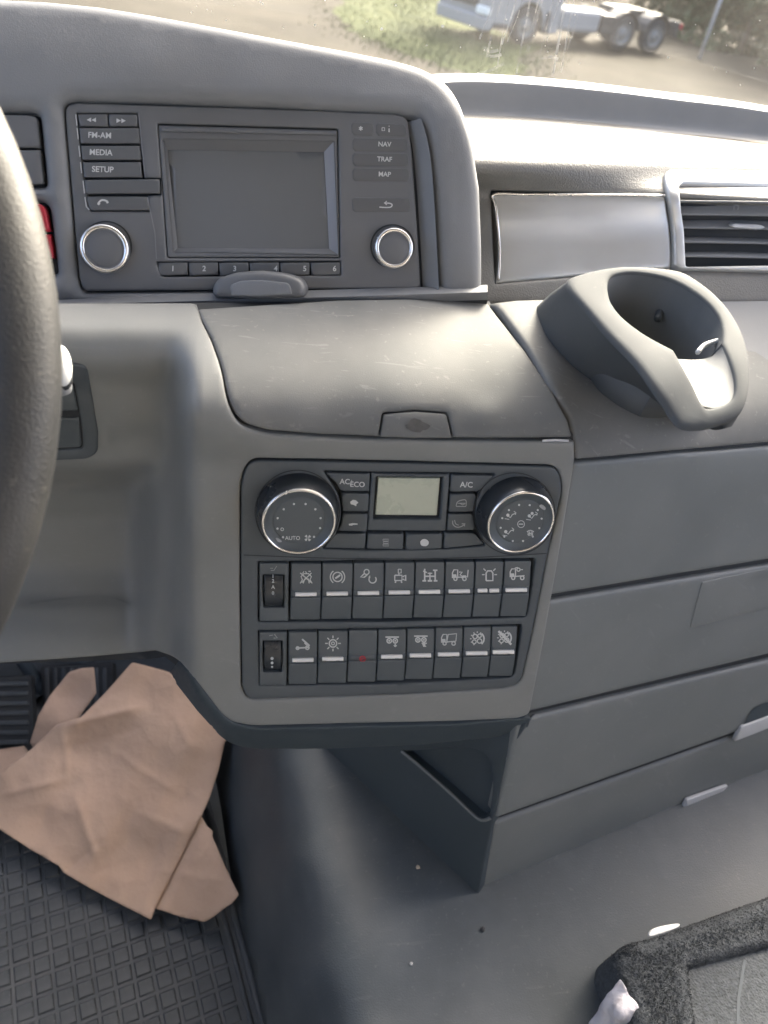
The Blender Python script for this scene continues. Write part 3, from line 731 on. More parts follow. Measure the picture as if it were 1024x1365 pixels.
# =================================================================== RADIO
radio = thing('radio_unit', L_(BIN, 340, 388, -.01), 'charcoal radio with blank grey screen, two silver ringed knobs and an FM-AM key', 'radio')
R0 = -.004
scr_hole = rpoly([(209, 163, 3), (452, 170, 3), (455, 344, 4), (222, 344, 4)])
rad_out = rpoly([(86, 160, 10), (85.5, 139, 12), (100, 135), (340, 142.5), (528, 150, 12), (545, 155, 14), (551, 200), (558, 300), (563, 384), (340, 386), (109, 388, 10), (104, 370)])
left_hole = rpoly([(100, 149, 2), (183, 149), (186, 190), (192, 236), (214, 236), (214, 259), (196, 260), (199, 281), (118, 281, 4), (110, 238)])
row_hole = rpoly([(208, 349), (455, 348), (456, 367, 3), (214, 369, 5)])
patch('housing', rad_out, BIN, M['radio'], radio, holes=[scr_hole, left_hole, row_hole], grid=9, roll=.0015, thick=.008, off=R0)
patch('backing', inset(rad_out, 5, 1), BIN, M['gap'], radio, grid=20, roll=0, thick=0, off=R0-.0070)
# screen with a stepped, bevelled surround
sb = patch('screen_surround', rpoly([(210, 164.5, 3), (451, 171.5, 3), (454, 343, 4), (223, 343, 4)]), BIN, M['radio'], radio, holes=[rpoly([(218, 184), (446, 187), (452, 339), (231, 335)])], grid=9, roll=.001, thick=.004, off=R0-.001)
M['bevel'] = mat('grey_bevel', (.20, .20, .215), .35, var=.03)  # lighter copy of the radio grey, painting light onto the right bevel
def bev(a, b, c, d, m): return new_obj('bevel', [L_(BIN, a[0], a[1], R0-.001), L_(BIN, b[0], b[1], R0-.001), L_(BIN, c[0], c[1], R0-.005), L_(BIN, d[0], d[1], R0-.005)], [(0, 1, 2, 3)], m, sb, smooth=False)
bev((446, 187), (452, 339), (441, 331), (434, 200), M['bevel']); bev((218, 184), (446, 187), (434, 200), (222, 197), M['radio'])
bev((231, 335), (218, 184), (222, 197), (236, 330), M['radio']); bev((452, 339), (231, 335), (236, 330), (441, 331), M['radio'])
patch('screen', rpoly([(218, 193), (439, 196), (446, 336), (232, 335)]), BIN, M['screen'], radio, grid=12, roll=0, thick=.001, off=R0-.0056)
patch('screen_top_step', rpoly([(212, 168), (449, 174, 1), (450, 179), (213, 174)]), BIN, M['radio'], radio, grid=9, roll=.0008, off=R0+.0005)
keys = []
def rkey(pts, off=R0+.0006, m='key2', **k): return patch('button', rpoly(pts), BIN, M[m], radio, grid=8, roll=.0008, thick=.004, off=off, **k)
M['key2'] = mat('charcoal_key_plastic', (.105, .108, .112), .42, var=.05)
tx = (1, .035)
b = rkey([(102, 150.5, 2), (142, 150.5), (143, 167), (104, 167)]); b['label'] = 'rewind key'
def tri(x, y, s, d): return [(x-d*s/2, y), (x+d*s/2, y-s*.5), (x+d*s/2, y+s*.5)]
new_obj('icon', *blobs([tri(117.5, 158.5, 6, 1), tri(124, 158.7, 6, 1)], BIN, R0+.0012), mat=M['print'], parent=b)
b = rkey([(143.5, 150.5), (182, 151), (183, 167), (144.5, 167)]); b['label'] = 'fast forward key'
new_obj('icon', *blobs([tri(157.5, 159.6, 6, -1), tri(164, 159.8, 6, -1)], BIN, R0+.0012), mat=M['print'], parent=b)
for nm, y0, y1, xx, wsz in (('FM-AM', 169, 191, 132, 10.8), ('MEDIA', 193, 213, 133.5, 10.8), ('SETUP', 215, 236.5, 136, 10.8)):
    dx = (y0-150)*.1
    b = rkey([(102+dx, y0, 1), (183+dx*.55, y0), (185+dx*.55, y1-1), (104+dx, y1-1, 1)])
    new_obj('lettering', *text_data(nm, BIN, xx, (y0+y1)/2-.5, wsz, R0+.0012, tx, bold=.02, wscale=.97), mat=M['print'], parent=b)
b = rkey([(111, 239), (212, 238), (213, 257), (113, 258)], off=R0+.001); b['label'] = 'blank key'
b = rkey([(113, 261), (195, 261), (198, 279.5), (119, 280, 4)]); b['label'] = 'telephone key'
new_obj('icon', *ribbons([(crv([(130, 270.5), (134, 266.5), (139, 266.5), (143, 268.5)], 5), 2.4), ([(129.5, 270), (132, 272)], 3.4), ([(141, 269.5), (143.5, 268)], 3.4)], BIN, R0+.0013), mat=M['print'], parent=b)
edge = ribbons([crv([(100+q*.1-.3, 151+q), (100+q*.1+1.3, 151+q+15)], 2) for q in (0, 18.5, 42, 64)]+[[(109.5, 240), (111.5, 257)], [(112, 262), (114, 275), (118, 279)]], BIN, 1.6, R0+.0008)
new_obj('key_edge', *edge, mat=M['label'], parent=radio)
new_obj('groove', *ribbons([[(184, 149), (193, 235)], [(196, 262), (206, 310), (208, 345)]], BIN, 1.3, R0+.0008), mat=M['bevel'], parent=radio)
for k in range(6):
    xs = [209, 250, 291, 332, 373, 414, 455]
    b = rkey([(xs[k]+1, 350), (xs[k+1]-.5, 349.6), (xs[k+1]-.3, 366), (xs[k]+2.5, 367.5)], off=R0-.0002)
    new_obj('lettering', *text_data(str(k+1), BIN, (230, 272, 313, 368, 407, 447)[k], 358.2, 10, R0+.0005, tx, bold=.02), mat=M['print'], parent=b)
ys = (161, 181, 201, 222, 243)
right = [((469, 161), (500, 162), (501, 180), (470, 179)), ((502, 162), (543, 164), (545, 181), (503, 180))]
for k, (a, b_, c, d) in enumerate(right):
    b = rkey([a, b_, c, d], off=R0+.0004); 
    if k == 0: new_obj('icon', *ribbons([([(482, 167), (482, 173)], 1.6), ([(479.5, 168.5), (484.5, 171.5)], 1.3), ([(484.5, 168.5), (479.5, 171.5)], 1.3)], BIN, R0+.0009), mat=M['print'], parent=b)
    else: new_obj('icon', *ribbons([(rect(510.5, 169, 514, 173), 1.0), ([(520, 170), (520, 175)], 1.7), ([(519.5, 167), (520.5, 167)], 1.6)], BIN, R0+.0009), mat=M['print'], parent=b)
for nm, y in (('NAV', 191.5), ('TRAF', 211.5), ('MAP', 231.7)):
    b = rkey([(470.5, y-9.3), (545+(y-190)*.05, y-8.6), (546+(y-190)*.05, y+9.6), (471.5, y+9.2)], off=R0+.0004)
    new_obj('lettering', *text_data(nm, BIN, 514, y, 9, R0+.0009, tx, bold=.02, wscale=.95), mat=M['print'], parent=b)
b = rkey([(470, 262), (549, 263), (550, 282), (471, 282)], off=R0+.0004); b['label'] = 'back key'
new_obj('icon', *ribbons([(crv([(507, 275.5), (515, 276), (522, 275.5), (524, 272.5), (521, 270.5), (514, 270)], 4), 1.6), ([(517, 267.5), (513.5, 270), (517, 272.5)], 1.3)], BIN, R0+.0009), mat=M['print'], parent=b)
def perp(n): 
    a = nrm(np.cross(n, (0, 0, 1.))); return a, np.cross(n, a)
nBn = BIN.n; ua, va = perp(nBn)
for x, y, rp in ((140, 328, 32), (524.5, 327, 26.5)):
    c = L_(BIN, x, y+4, R0); r = rp*dB(x, y)/F*.985
    seat = ribbons([ring_(x, y+1, rp+2.2, 40)], BIN, 2.2, R0+.0004); new_obj('knob_seat', *seat, mat=M['gap'], parent=radio)
    k = new_obj('knob', *lathe_data([(r*1.0, 0), (r*1.0, .005), (r*.97, .0065), (r*.80, .0075), (r*.74, .0068), (r*.70, .0072), (r*.45, .0078), (r*.2, .0080), (r*.02, .0080)], c, ua, va, nBn), mat=M['radio'], parent=radio)
    new_obj('ring', *lathe_data([(r*1.005, .0045), (r*1.0, .0066), (r*.93, .0078), (r*.84, .0079), (r*.79, .0072), (r*.76, .0062)], c, ua, va, nBn, 64, close=False), mat=M['chrome'], parent=k)

# phone mount tab standing on the ledge
tab = thing('mount_tab', L_(BIN, 344, 396, 0), 'black rounded mounting tab standing on the ledge in front of the radio', 'mount')
TB = Plane(L_(BIN, 344, 392, .016), B @ nrm((0, .30, -.95)))
patch('body', rpoly([(281, 386, 6), (288, 372, 14), (312, 363, 16), (345, 360.5), (380, 364, 18), (401, 372, 14), (407, 385, 8), (404, 396, 5), (345, 399), (285, 397, 4)]), TB, M['radio'], tab, grid=6, roll=.0045, thick=.022)
patch('front_pad', rpoly([(306, 380, 6), (320, 374, 8), (350, 373), (386, 377, 6), (390, 392, 3), (345, 395), (308, 394, 3)]), TB, M['cowl'], tab, grid=6, roll=.001, thick=.002, off=.0006)

# =================================================================== CONTROL PANEL (climate unit and two rows of switches)
cpn = thing('control_panel', L_(PAN, 540, 930, -.01), 'black console panel with climate dials, small grey display and two rows of switches', 'control panel')
z5 = lambda p: [(310+q[0]/4.452, 600+q[1]/4.452)+tuple(q[2:]) for q in p]
z6 = lambda p: [(530+q[0]/4.267, 600+q[1]/4.267)+tuple(q[2:]) for q in p]
clus = rpoly([(431.5, 627.5, 2), (494, 629), (600, 630), (661, 631.5, 3), (643, 648, 8), (633, 672, 10), (634, 698, 10), (647, 727.5, 3), (590, 732), (488, 734), (430, 731, 2), (447, 714, 6), (455.5, 690, 12), (453, 662, 12)], 4)
row1 = rpoly([(344, 748.5, 2), (530, 747), (712, 744, 4), (714, 748, 3), (703, 819, 4), (698, 823), (520, 829), (344, 829, 3)], 8)
row2 = rpoly([(344, 840.5, 2), (530, 837), (695, 832, 3), (696, 836), (686, 898, 4), (680, 903.5), (520, 912), (346, 914, 3)], 8)
patch('carrier_plate', plate_out, PAN, M['black'], cpn, holes=[clus, row1, row2], grid=9, roll=.0014, thick=.012, off=.0006)
patch('carrier_backing', inset(plate_out, 4, 1), PAN, M['gap'], cpn, grid=24, roll=0, thick=0, off=-.0065)
new_obj('groove', *ribbons([crv([(325, 739), (430, 743), (540, 744.5), (640, 742), (728, 737)], 8)], PAN, 1.3, .0008), mat=M['gap'], parent=cpn)

def pbtn(pts, label=None, off=.0008, m='black'):
    b = patch('push_button', rpoly(pts, 5), PAN, M[m], cpn, grid=8, roll=.0007, thick=.005, off=off)
    if label: b['label'] = label
    return b
HB = .0012
b = pbtn(z5([(552, 134, 3), (815, 139), (811, 243), (643, 241, 5), (612, 190)]), 'AC/ECO key')
v1 = join_data([text_data('AC', PAN, 459.5, 641.2, 9.8, HB, (1, .03), bold=.018), text_data('/', PAN, 467.5, 642.8, 10.5, HB, (1, .03)), text_data('ECO', PAN, 476.3, 645.0, 9.8, HB, (1, .03), bold=.018)])
new_obj('lettering', *v1, mat=M['print'], parent=b)
b = pbtn(z5([(645, 254), (810, 257), (805, 363), (653, 361, 3)]), 'fan up key')
new_obj('icon', *blobs([[(466.5, 668), (470, 665.2), (474, 665.6), (477.5, 669), (475, 671), (474.6, 673.8), (471, 671.8), (467.5, 671)]], PAN, HB), mat=M['print'], parent=b)
b = pbtn(z5([(654, 374), (802, 377), (797, 482), (626, 477, 4), (648, 430)]), 'fan down key')
new_obj('icon', *blobs([[(464.6, 697.2), (470, 696.2), (476.5, 696.8), (476.5, 698.2), (470.5, 698.6), (469, 699.6), (465, 699.2)]], PAN, HB), mat=M['print'], parent=b)
pbtn(z5([(612, 493, 5), (792, 494), (785, 582), (545, 577, 3)]), 'blank key')
b = pbtn(z5([(803, 494), (1014, 495), (1012, 586), (797, 583)]), 'rear screen heating key')
new_obj('icon', *ribbons([(rect(510.3, 717.6, 517.8, 720), 1.0), (rect(510.8, 721, 517.3, 723.3), 1.0), (rect(510.3, 724.2, 517.8, 726.6), 1.0)], PAN, HB), mat=M['printdim'], parent=b)
b = pbtn(z6([(50, 476), (256, 472), (250, 558), (44, 566)]), 'windscreen defrost key')
new_obj('icon', *blobs([crv([(560, 721), (563, 717.8), (567, 717.6), (570.5, 720), (571, 723.5), (568.5, 726.5), (564.5, 726.8), (561, 725.5)], 3, closed=True)], PAN, HB), mat=M['print'], parent=b)
pbtn(z6([(267, 472), (438, 470, 5), (492, 533, 4), (262, 557)]), 'blank key')
b = pbtn(z6([(304, 141), (545, 144, 3), (462, 232, 4), (300, 235)]), 'A/C key')
new_obj('lettering', *text_data('A/C', PAN, 621.3, 645.4, 10.2, HB, (1, .03), bold=.018), mat=M['print'], parent=b)
b = pbtn(z6([(300, 250), (448, 246, 4), (432, 347, 3), (290, 350)]), 'recirculation key')
new_obj('icon', *ribbons([(crv([(607.6, 673.6), (609, 668.5), (614, 665.8), (620.5, 665.8), (620.8, 673.8)], 4), 1.1), ([(607.6, 674), (620.8, 674)], 1.1), ([(609.5, 669.8), (620, 669.8)], 1.0), ([(613, 670), (616.5, 672), (619, 670.5)], 1.2)], PAN, HB), mat=M['printdim'], parent=b)
b = pbtn(z6([(288, 363), (424, 361, 3), (437, 452, 4), (280, 456)]), 'rest heating key')
new_obj('icon', *ribbons([(crv([(603, 693), (603.5, 698), (608, 701.5), (614, 701), (618.5, 698)], 5), 1.2), (crv([(605.5, 692), (607, 697), (611, 699)], 4), 1.0), ([(615, 697.2), (619.5, 697), (618.5, 700.5)], 1.2)], PAN, HB), mat=M['printdim'], parent=b)
# display
dsp = patch('display_frame', rpoly([(495.5, 630.5), (599.5, 632), (594, 707.5), (489.5, 707)]), PAN, M['black'], cpn, holes=[rpoly([(501, 635.5, 2), (591, 636, 2), (587, 692, 2), (497, 692, 2)])], grid=9, roll=.0012, thick=.006, off=.0008)
patch('display', rpoly([(505, 638, 1.5), (587.5, 638.8, 1.5), (583, 688.5, 1.5), (500.8, 687.5, 1.5)]), PAN, M['lcd'], dsp, grid=14, roll=.0005, thick=.003, off=-.0014)
patch('display_well', rpoly([(499, 633.5), (593, 634), (589, 694), (495, 694)]), PAN, M['gap'], dsp, grid=20, roll=0, thick=0, off=-.0035)

# dials
def dial(bx, by, name_lbl, marks):
    c = L_(PAN, bx, by, .0)
    S = 1.0
    prof = [(.0278, .0008), (.0276, .0025), (.0272, .006), (.0262, .0105), (.0250, .0150), (.0242, .0165)]
    k = new_obj('rotary_knob', *lathe_data(prof, c, uw, -vw, nPw, 72, close=False), mat=M['gloss'], parent=cpn); k['label'] = name_lbl
    new_obj('ring', *lathe_data([(.0243, .0158), (.0245, .0168), (.0243, .0176), (.0236, .0181), (.0229, .0180), (.0225, .0174)], c, uw, -vw, nPw, 96, close=False), mat=M['chrome'], parent=k)
    new_obj('dial_face', *lathe_data([(.0226, .0176), (.0205, .0158), (.0178, .0150), (.0172, .0146), (.0169, .0152), (.0160, .0153), (.005, .0153), (.0001, .0153)], c, uw, -vw, nPw, 72), mat=M['key'], parent=k)
    FP = Plane(c+nPw*.0155, nPw)
    new_obj('markings', *marks(FP), mat=M['print'], parent=k)
    new_obj('pointer', *marks(FP, True), mat=M['printdim'], parent=k)
def marksL(FP, ptr=False):
    q = lambda x, y: (310+x/4.452, 600+y/4.452)
    if ptr: return blobs([crv([q(256, 522), q(268, 520), q(292, 538), q(286, 546), q(268, 542)], 3, closed=True)], Plane(FP.p+nPw*.0010, FP.n), .0002)
    dots = blobs([circ(*q(x, y), 1.5, 10) for x, y in ((365, 320), (434, 320), (304, 351), (492, 351), (268, 404), (523, 404), (267, 466), (520, 463), (300, 517), (484, 515))], FP, 0)
    z = ribbons([(ring_(*q(295, 470), 1.9, 12), .9)], FP, 1, 0)
    t = text_data('AUTO', FP, *q(357, 523), 7.2, 0, (1, 0), bold=.01)
    x0, y0 = q(447, 522); fan = []
    for k in range(4):
        a = PI/4+k*PI/2; ca, sa = math.cos(a), math.sin(a)
        fan.append([(x0+r*math.cos(a+o), y0+r*math.sin(a+o)) for r, o in ((.4, 0), (3.0, -.42), (4.8, -.28), (4.8, .42), (3.2, .5))])
    return join_data([dots, z, t, blobs(fan, FP, 0)])
def marksR(FP, ptr=False):
    q = lambda x, y: (530+x/4.267, 600+y/4.267)
    if ptr: return blobs([crv([q(806, 318), q(820, 308), q(842, 326), q(838, 340), q(822, 334)], 3, closed=True)], Plane(FP.p+nPw*.0010, FP.n), .0002)
    parts = [blobs([circ(*q(x, y), 1.4, 10) for x, y in ((692, 312), (752, 313), (634, 341), (798, 341), (596, 387), (820, 390), (587, 442), (807, 444), (608, 492), (770, 492), (656, 517), (714, 517))], FP, 0)]
    for x, y in ((640, 368), (762, 372), (628, 462)):
        parts.append(blobs([circ(*q(x-12, y+2), 2.2, 10)], FP, 0))
        parts.append(ribbons([([q(x-12, y+6), q(x+2, y+16), q(x+14, y-2), q(x+30, y-8)], 1.1), ([q(x+22, y-20), q(x+34, y-12), q(x+30, y)], .9), ([q(x-30, y+22), q(x-4, y+26)], .8)], FP, 1, 0))
    parts.append(blobs([circ(*q(766, 360), 2.0, 10)], FP, 0))
    x, y = 756, 466
    parts.append(ribbons([(crv([q(x-20, y-2), q(x, y-10), q(x+20, y-2)], 4), 1.0), (crv([q(x-16, y+14), q(x, y+8), q(x+14, y+14)], 4), .9)]+[([q(x+d, y-4), q(x+d*.8, y+22)], .9) for d in (-14, -5, 5, 14)], FP, 1, 0))
    parts.append(ribbons([(ring_(*q(703, 421), 4.6, 20), .8), ([q(690, 421), q(716, 421)], 1.2)], FP, 1, 0))
    return join_data(parts)
dial(396.3, 679.5, 'left dial, marked AUTO with a fan', marksL)
dial(684.3, 681.0, 'right dial, marked with air direction figures', marksR)
for q_ in (ring_(396.5, 682, 56, 60), ring_(685, 684, 54.5, 60)): new_obj('dial_seat', *ribbons([q_], PAN, 1.4, .0009), mat=M['gap'], parent=cpn)

# switches
I = []
def S(x, y, s=1.0): return lambda px, py: (x+px*s, y+py*s)
def icon_lines(kind, x, y):
    """icon strokes centred at (x, y), about 18 px wide"""
    L = []; Bq = []
    P = lambda *a: [(x+a[i], y+a[i+1]) for i in range(0, len(a), 2)]
    if kind == 'asr_off':
        L = [(P(-8, 8, -5, 3, -7, -1, -3, -5, 3, -5, 7, -1, 5, 3, 8, 8), 1.2), (P(-8, -6, 7, 7), 1.3), (P(-6, 7, 7, -6), 1.2), (P(-3, -8, -5, -5), 1), (P(3, -8, 6, -8), 1.2), (P(-1, -8, 1, -5), 1), (P(-4, 8, -2, 2, 3, 2, 4, 8), 1.2)]
    elif kind == 'brake_wave':
        L = [(ring_(x, y, 6.2, 18), 1.4), (ring_(x, y, 9.6, 8, 2.2, 4.1), 1.3), (ring_(x, y, 9.6, 8, -.95, .95), 1.3), (P(-3, 2, 0, 0, 3.5, -2.5), 2.2)]
    elif kind == 'lamp_mirror':
        L = [(ring_(x-3, y-6, 3.4, 12), 1.3), (P(-6, -4, -11, 1, -6, 1, -2, -2.5), 1.6), (ring_(x+5, y+4, 4.8, 12, -.7, 3.9), 1.5), (P(0, 1.5, 1.6, -1), 1.2)]
    elif kind == 'camera':
        L = [(rect(x-6.5, y-1, x+3, y+6), 1.6), (P(4, 1, 8, -1, 8, 6, 4, 4), 2.0), (P(-5, 7, -6, 9), 1.6), (P(2, 7, 3, 9), 1.6), (rect(x-1.8, y-9, x+2, y-4), 1.3), (P(-1, -4, -1, -1), 1.2)]
    elif kind == 'axle_lock':
        L = [(P(-7, -9, -7, 7), 1.8), (P(7, -7, 7, 7), 1.8), (P(-9, -6, -4, -4), 1.4), (P(4, -7, 10, -7), 1.8), (P(-7, 1, 7, 1), 1.8), (P(0, -4, 0, 7), 1.6), (P(-10, 7, -5, 7), 2), (P(5, 7, 10, 7), 2), (P(-3, 7, 3, 7), 2.2), (P(-3, -3, 3, -3), 1.3)]
    elif kind in ('truck_crane', 'truck_lamp', 'truck_box'):
        L = [(P(-10, 4, -10, -3, -8, -7, -3, -7, -3, 4), 1.4), (ring_(x-6, y+5, 2.2, 10), 1.4), (ring_(x+6, y+5, 2.4, 10), 1.4), (P(-3, 3, 9, 2), 1.3)]
        Bq = [P(-10, -1, -5, -1, -4, 3.5, -10, 4)]
        if kind == 'truck_crane': L += [(P(-1, -4, 3, -4, 0, 0, 3, 1), 1.4), (P(11, -7, 10, 3), 1.3), (P(2, 4, 4, 1, 8, 1), 1.2)]
        if kind == 'truck_lamp': L += [(ring_(x+1, y-6, 2.2, 10), 1.2), (P(4, -6, 7, -6), 1.0), (P(-4, -8, 0, -9), 1)]
        if kind == 'truck_box': L += [(P(-3, 2, -1, -7, 10, -8, 9, 2), 1.2)]
    elif kind == 'beacon':
        L = [(P(-4.5, 8, -4.5, -2, -2.5, -5, 2.5, -5, 4.5, -2, 4.5, 8, -4.5, 8), 1.7), (P(-10, 0, -6.5, 0), 1.3), (P(6.5, 0, 10, 0), 1.3), (P(-8, -8, -5, -5), 1.3), (P(8, -8, 5, -5), 1.3)]
    elif kind == 'ramp':
        L = [(P(-9, 5, 9, 4), 1.8), (P(-1, -7, 9, 2), 2.0), (ring_(x-7, y+5, 2, 8), 1.4), (ring_(x+6, y+4.5, 2.4, 8), 1.5), (P(2, -2, 7, 3), 1.2)]
    elif kind == 'work_lamp':
        L = [(ring_(x, y, 5, 16), 1.6), (ring_(x, y, 2, 10), 1.1)]+[(P(7*math.cos(a), 7*math.sin(a), 10.5*math.cos(a), 10.5*math.sin(a)), 1.4) for a in np.arange(8)*PI/4]
    elif kind in ('axle_down', 'axle_up'):
        L = [(P(-9, -6, 9, -6), 1.6), (ring_(x-4, y-1, 3, 12), 1.5), (ring_(x+4, y-1, 3, 12), 1.5), (P(4, 3, 4, 7), 1.6), (P(2, 5, 4, 7, 6, 5), 1.2)]
        if kind == 'axle_up': L += [(P(1, 3.5, 8, 3.5), 1.4), (P(-4, -1, -4, 0), 2), (P(3, 7.5, 7, 7.5), 1.4)]
        Bq = [circ(x-4, y-1, 1.3, 8), circ(x+4, y-1, 1.3, 8)]
    elif kind in ('sunlight', 'no_light'):
        L = [(ring_(x-3, y-3, 3, 10), 1.3), (ring_(x+3, y+3, 3, 10), 1.3), (ring_(x+3, y-4, 2.4, 10), 1.2), (ring_(x-4, y+4, 2.6, 10), 1.2), (ring_(x, y, 9, 8, -.9, .9), 1.8)]
        L += [(P(8.6*math.cos(a)*.9, 8.6*math.sin(a)*.9, 9.8*math.cos(a), 9.8*math.sin(a)), 1.2) for a in np.arange(4, 12)*PI/6]
        if kind == 'no_light': L += [(P(-8, -9, 9, 9), 2.6)]
    return L, Bq
row1x = [387.5, 429.0, 471.0, 512.5, 553.2, 593.2, 633.2, 672.0, 708.5]; row1b = [386, 427.3, 468.5, 510, 550.0, 589.5, 628.5, 665.3, 701.5]
row2x = [384, 423.6, 464.3, 503.6, 542.3, 580, 617.5, 655.2, 690]; row2b = [383.5, 422.5, 462, 500.8, 539.2, 576.5, 613.8, 650.3, 683.5]
k1 = ['asr_off', 'brake_wave', 'lamp_mirror', 'camera', 'axle_lock', 'truck_crane', 'beacon', 'truck_lamp']
k2 = ['ramp', 'work_lamp', None, 'axle_down', 'axle_up', 'truck_box', 'sunlight', 'no_light']
lab = {'asr_off': 'switch with crossed-out figure symbol', 'brake_wave': 'switch with disc symbol between brackets', 'lamp_mirror': 'switch with lamp and ring symbol', 'camera': 'switch with camera symbol', 'axle_lock': 'switch with axle symbol',
       'truck_crane': 'switch with truck and mast symbol', 'beacon': 'switch with rectangle and rays, split indicator', 'truck_lamp': 'switch with truck and lamp symbol', 'ramp': 'switch with ramp symbol', 'work_lamp': 'switch with sun symbol', None: 'blank switch with small red symbol',
       'axle_down': 'switch with two wheels and arrow', 'axle_up': 'switch with two wheels and lower bar', 'truck_box': 'switch with truck and box symbol', 'sunlight': 'switch with rings and bracket symbol', 'no_light': 'switch with struck-out rings symbol'}
def rocker(xa, xb, ba, bb, yt, yg, yb, kind):
    lerp = lambda a, b, y: a+(b-a)*(y-yt)/(yb-yt)
    a = lambda y: lerp(xa, ba, y)+.9; b = lambda y: lerp(xb, bb, y)-.9
    f1 = lambda x, y: .0010+.0022*np.clip((y-yt)/(yg-yt), 0, 1); f2 = lambda x, y: .0036-.0030*np.clip((y-yg)/(yb-yg), 0, 1)
    up_ = patch_data(rpoly([(a(yt), yt, 1.5), (b(yt), yt, 1.5), (b(yg-4.2), yg-4.2), (a(yg-4.2), yg-4.2)], 4), PAN, grid=9, roll=.0006, thick=.006, off=f1)
    lo_ = patch_data(rpoly([(a(yg+4.2), yg+4.2), (b(yg+4.2), yg+4.2), (b(yb), yb, 1.5), (a(yb), yb, 1.5)], 4), PAN, grid=9, roll=.0006, thick=.006, off=f2)
    md_ = patch_data(rpoly([(a(yg-5), yg-5), (b(yg-5), yg-5), (b(yg+5), yg+5), (a(yg+5), yg+5)], 4), PAN, grid=9, roll=0, thick=.005, off=.0022)
    o = new_obj('rocker_switch', *join_data([up_, lo_, md_]), mat=M['key'], parent=cpn); o['label'] = lab[kind]
    cx = (a(yg)+b(yg))/2
    if kind is None:
        new_obj('indicator', *join_data([ribbons([(ring_(cx, yg+1, 3.6, 12), 1.3), ([(cx-2.2, yg+2), (cx+2.2, yg-.5)], 1.2)], PAN, 1, .0030)]), mat=M['red'], parent=o)
        return
    segs = [(cx-14.2, cx-1.4), (cx+1.4, cx+14.2)] if kind == 'beacon' else [(cx-14.2, cx+14.2)]
    for s0, s1 in segs:
        patch('indicator', rpoly([(s0, yg-2.4, 1), (s1, yg-2.8, 1), (s1, yg+1.9, 1), (s0, yg+2.4, 1)], 4), PAN, M['ind'], o, grid=6, roll=.0006, thick=.003, off=.0036)
    cx = (a(yt)+b(yt))/2; cy = yt+(yg-yt)*.49
    L, Bq = icon_lines(kind, cx, cy)
    IP = Plane(L_(PAN, cx, cy, float(f1(cx, cy))+.0002), nPw+(-vw)*.0022/((yg-yt)*.56/F))
    d = [ribbons([(np.array(l), w_*1.12) for l, w_ in L], IP, 1, .0001)]
    if Bq: d.append(blobs(Bq, IP, .0001))
    new_obj('icon', *join_data(d), mat=M['print'] if kind in ('ramp', 'beacon', 'axle_lock', 'camera') else M['printdim2'], parent=o)
M['printdim2'] = mat('light_grey_print', (.56, .57, .55), .5, var=.06)
for i in range(8):
    s = i/7
    rocker(row1x[i], row1x[i+1], row1b[i], row1b[i+1], 750.5-3.2*s, 789.5-5.5*s, 825.5-4.5*s, k1[i])
    rocker(row2x[i], row2x[i+1], row2b[i], row2b[i+1], 841.5-7*s, 877-10.5*s, 911.5-11*s, k2[i])
for (yt, yb, xa, xb, txt, lb) in ((750, 827, 346, 385, '1\n2\nA\n0', 'upper thumbwheel'), (842, 913, 346, 382.5, '•\n•\n•', 'lower thumbwheel')):
    h0 = yt+15 if yt < 800 else yt+11; h1 = yb-18
    wf = patch('thumbwheel_frame', rpoly([(xa, yt, 1.5), (xb, yt, 1.5), (xb-.8, yb, 1.5), (xa, yb, 1.5)], 5), PAN, M['key'], cpn, holes=[rpoly([(xa+4, h0, 2), (xb-6, h0, 2), (xb-6.5, h1, 2), (xa+5, h1, 2)], 5)], grid=8, roll=.0007, thick=.006, off=.0012)
    ym = (h0+h1)/2; hh = (h1-h0)/2
    patch('thumbwheel', rpoly([(xa+6.5, h0+1, 1), (xb-8.5, h0+1, 1), (xb-7, ym), (xb-9, h1-1, 1), (xa+7.5, h1-1, 1), (xa+5.5, ym)], 5), PAN, M['gloss'], wf, grid=4, roll=.0006, thick=.006, off=lambda x, y: .0052*np.sqrt(np.clip(1-((y-ym)/hh)**2, 0, 1))-.002)
    TW = Plane(L_(PAN, xa+17, ym, .0034), nPw)
    cx = (xa+xb)/2-1.5
    if yt < 800:
        v = [text_data(c_, TW, cx, y_, 6.5, .0002, (1, .0), bold=.03) for c_, y_ in (('1', 768), ('2', 774.5), ('A', 782.5), ('0', 790.5))]
        ic = ribbons([([(cx-3, yt+9), (cx+1, yt+9), (cx+5, yt+3)], 1), ([(cx-4, yt+6), (cx, yt+6)], .9)], PAN, 1, .0014)
    else:
        v = [blobs([circ(cx, y_, r_, 10)], TW, .0002) for y_, r_ in ((877.5, 2.2), (883.5, 1.9), (888.8, 1.5))]
        ic = ribbons([([(cx-4, yt+4), (cx+1, yt+3)], 1), ([(cx+3, yt+2), (cx+7, yt+7), (cx+2, yt+7)], 1.3)], PAN, 1, .0014)
    new_obj('lettering', *join_data(v), mat=M['print'], parent=wf)
    new_obj('icon', *ic, mat=M['printdim'], parent=wf)

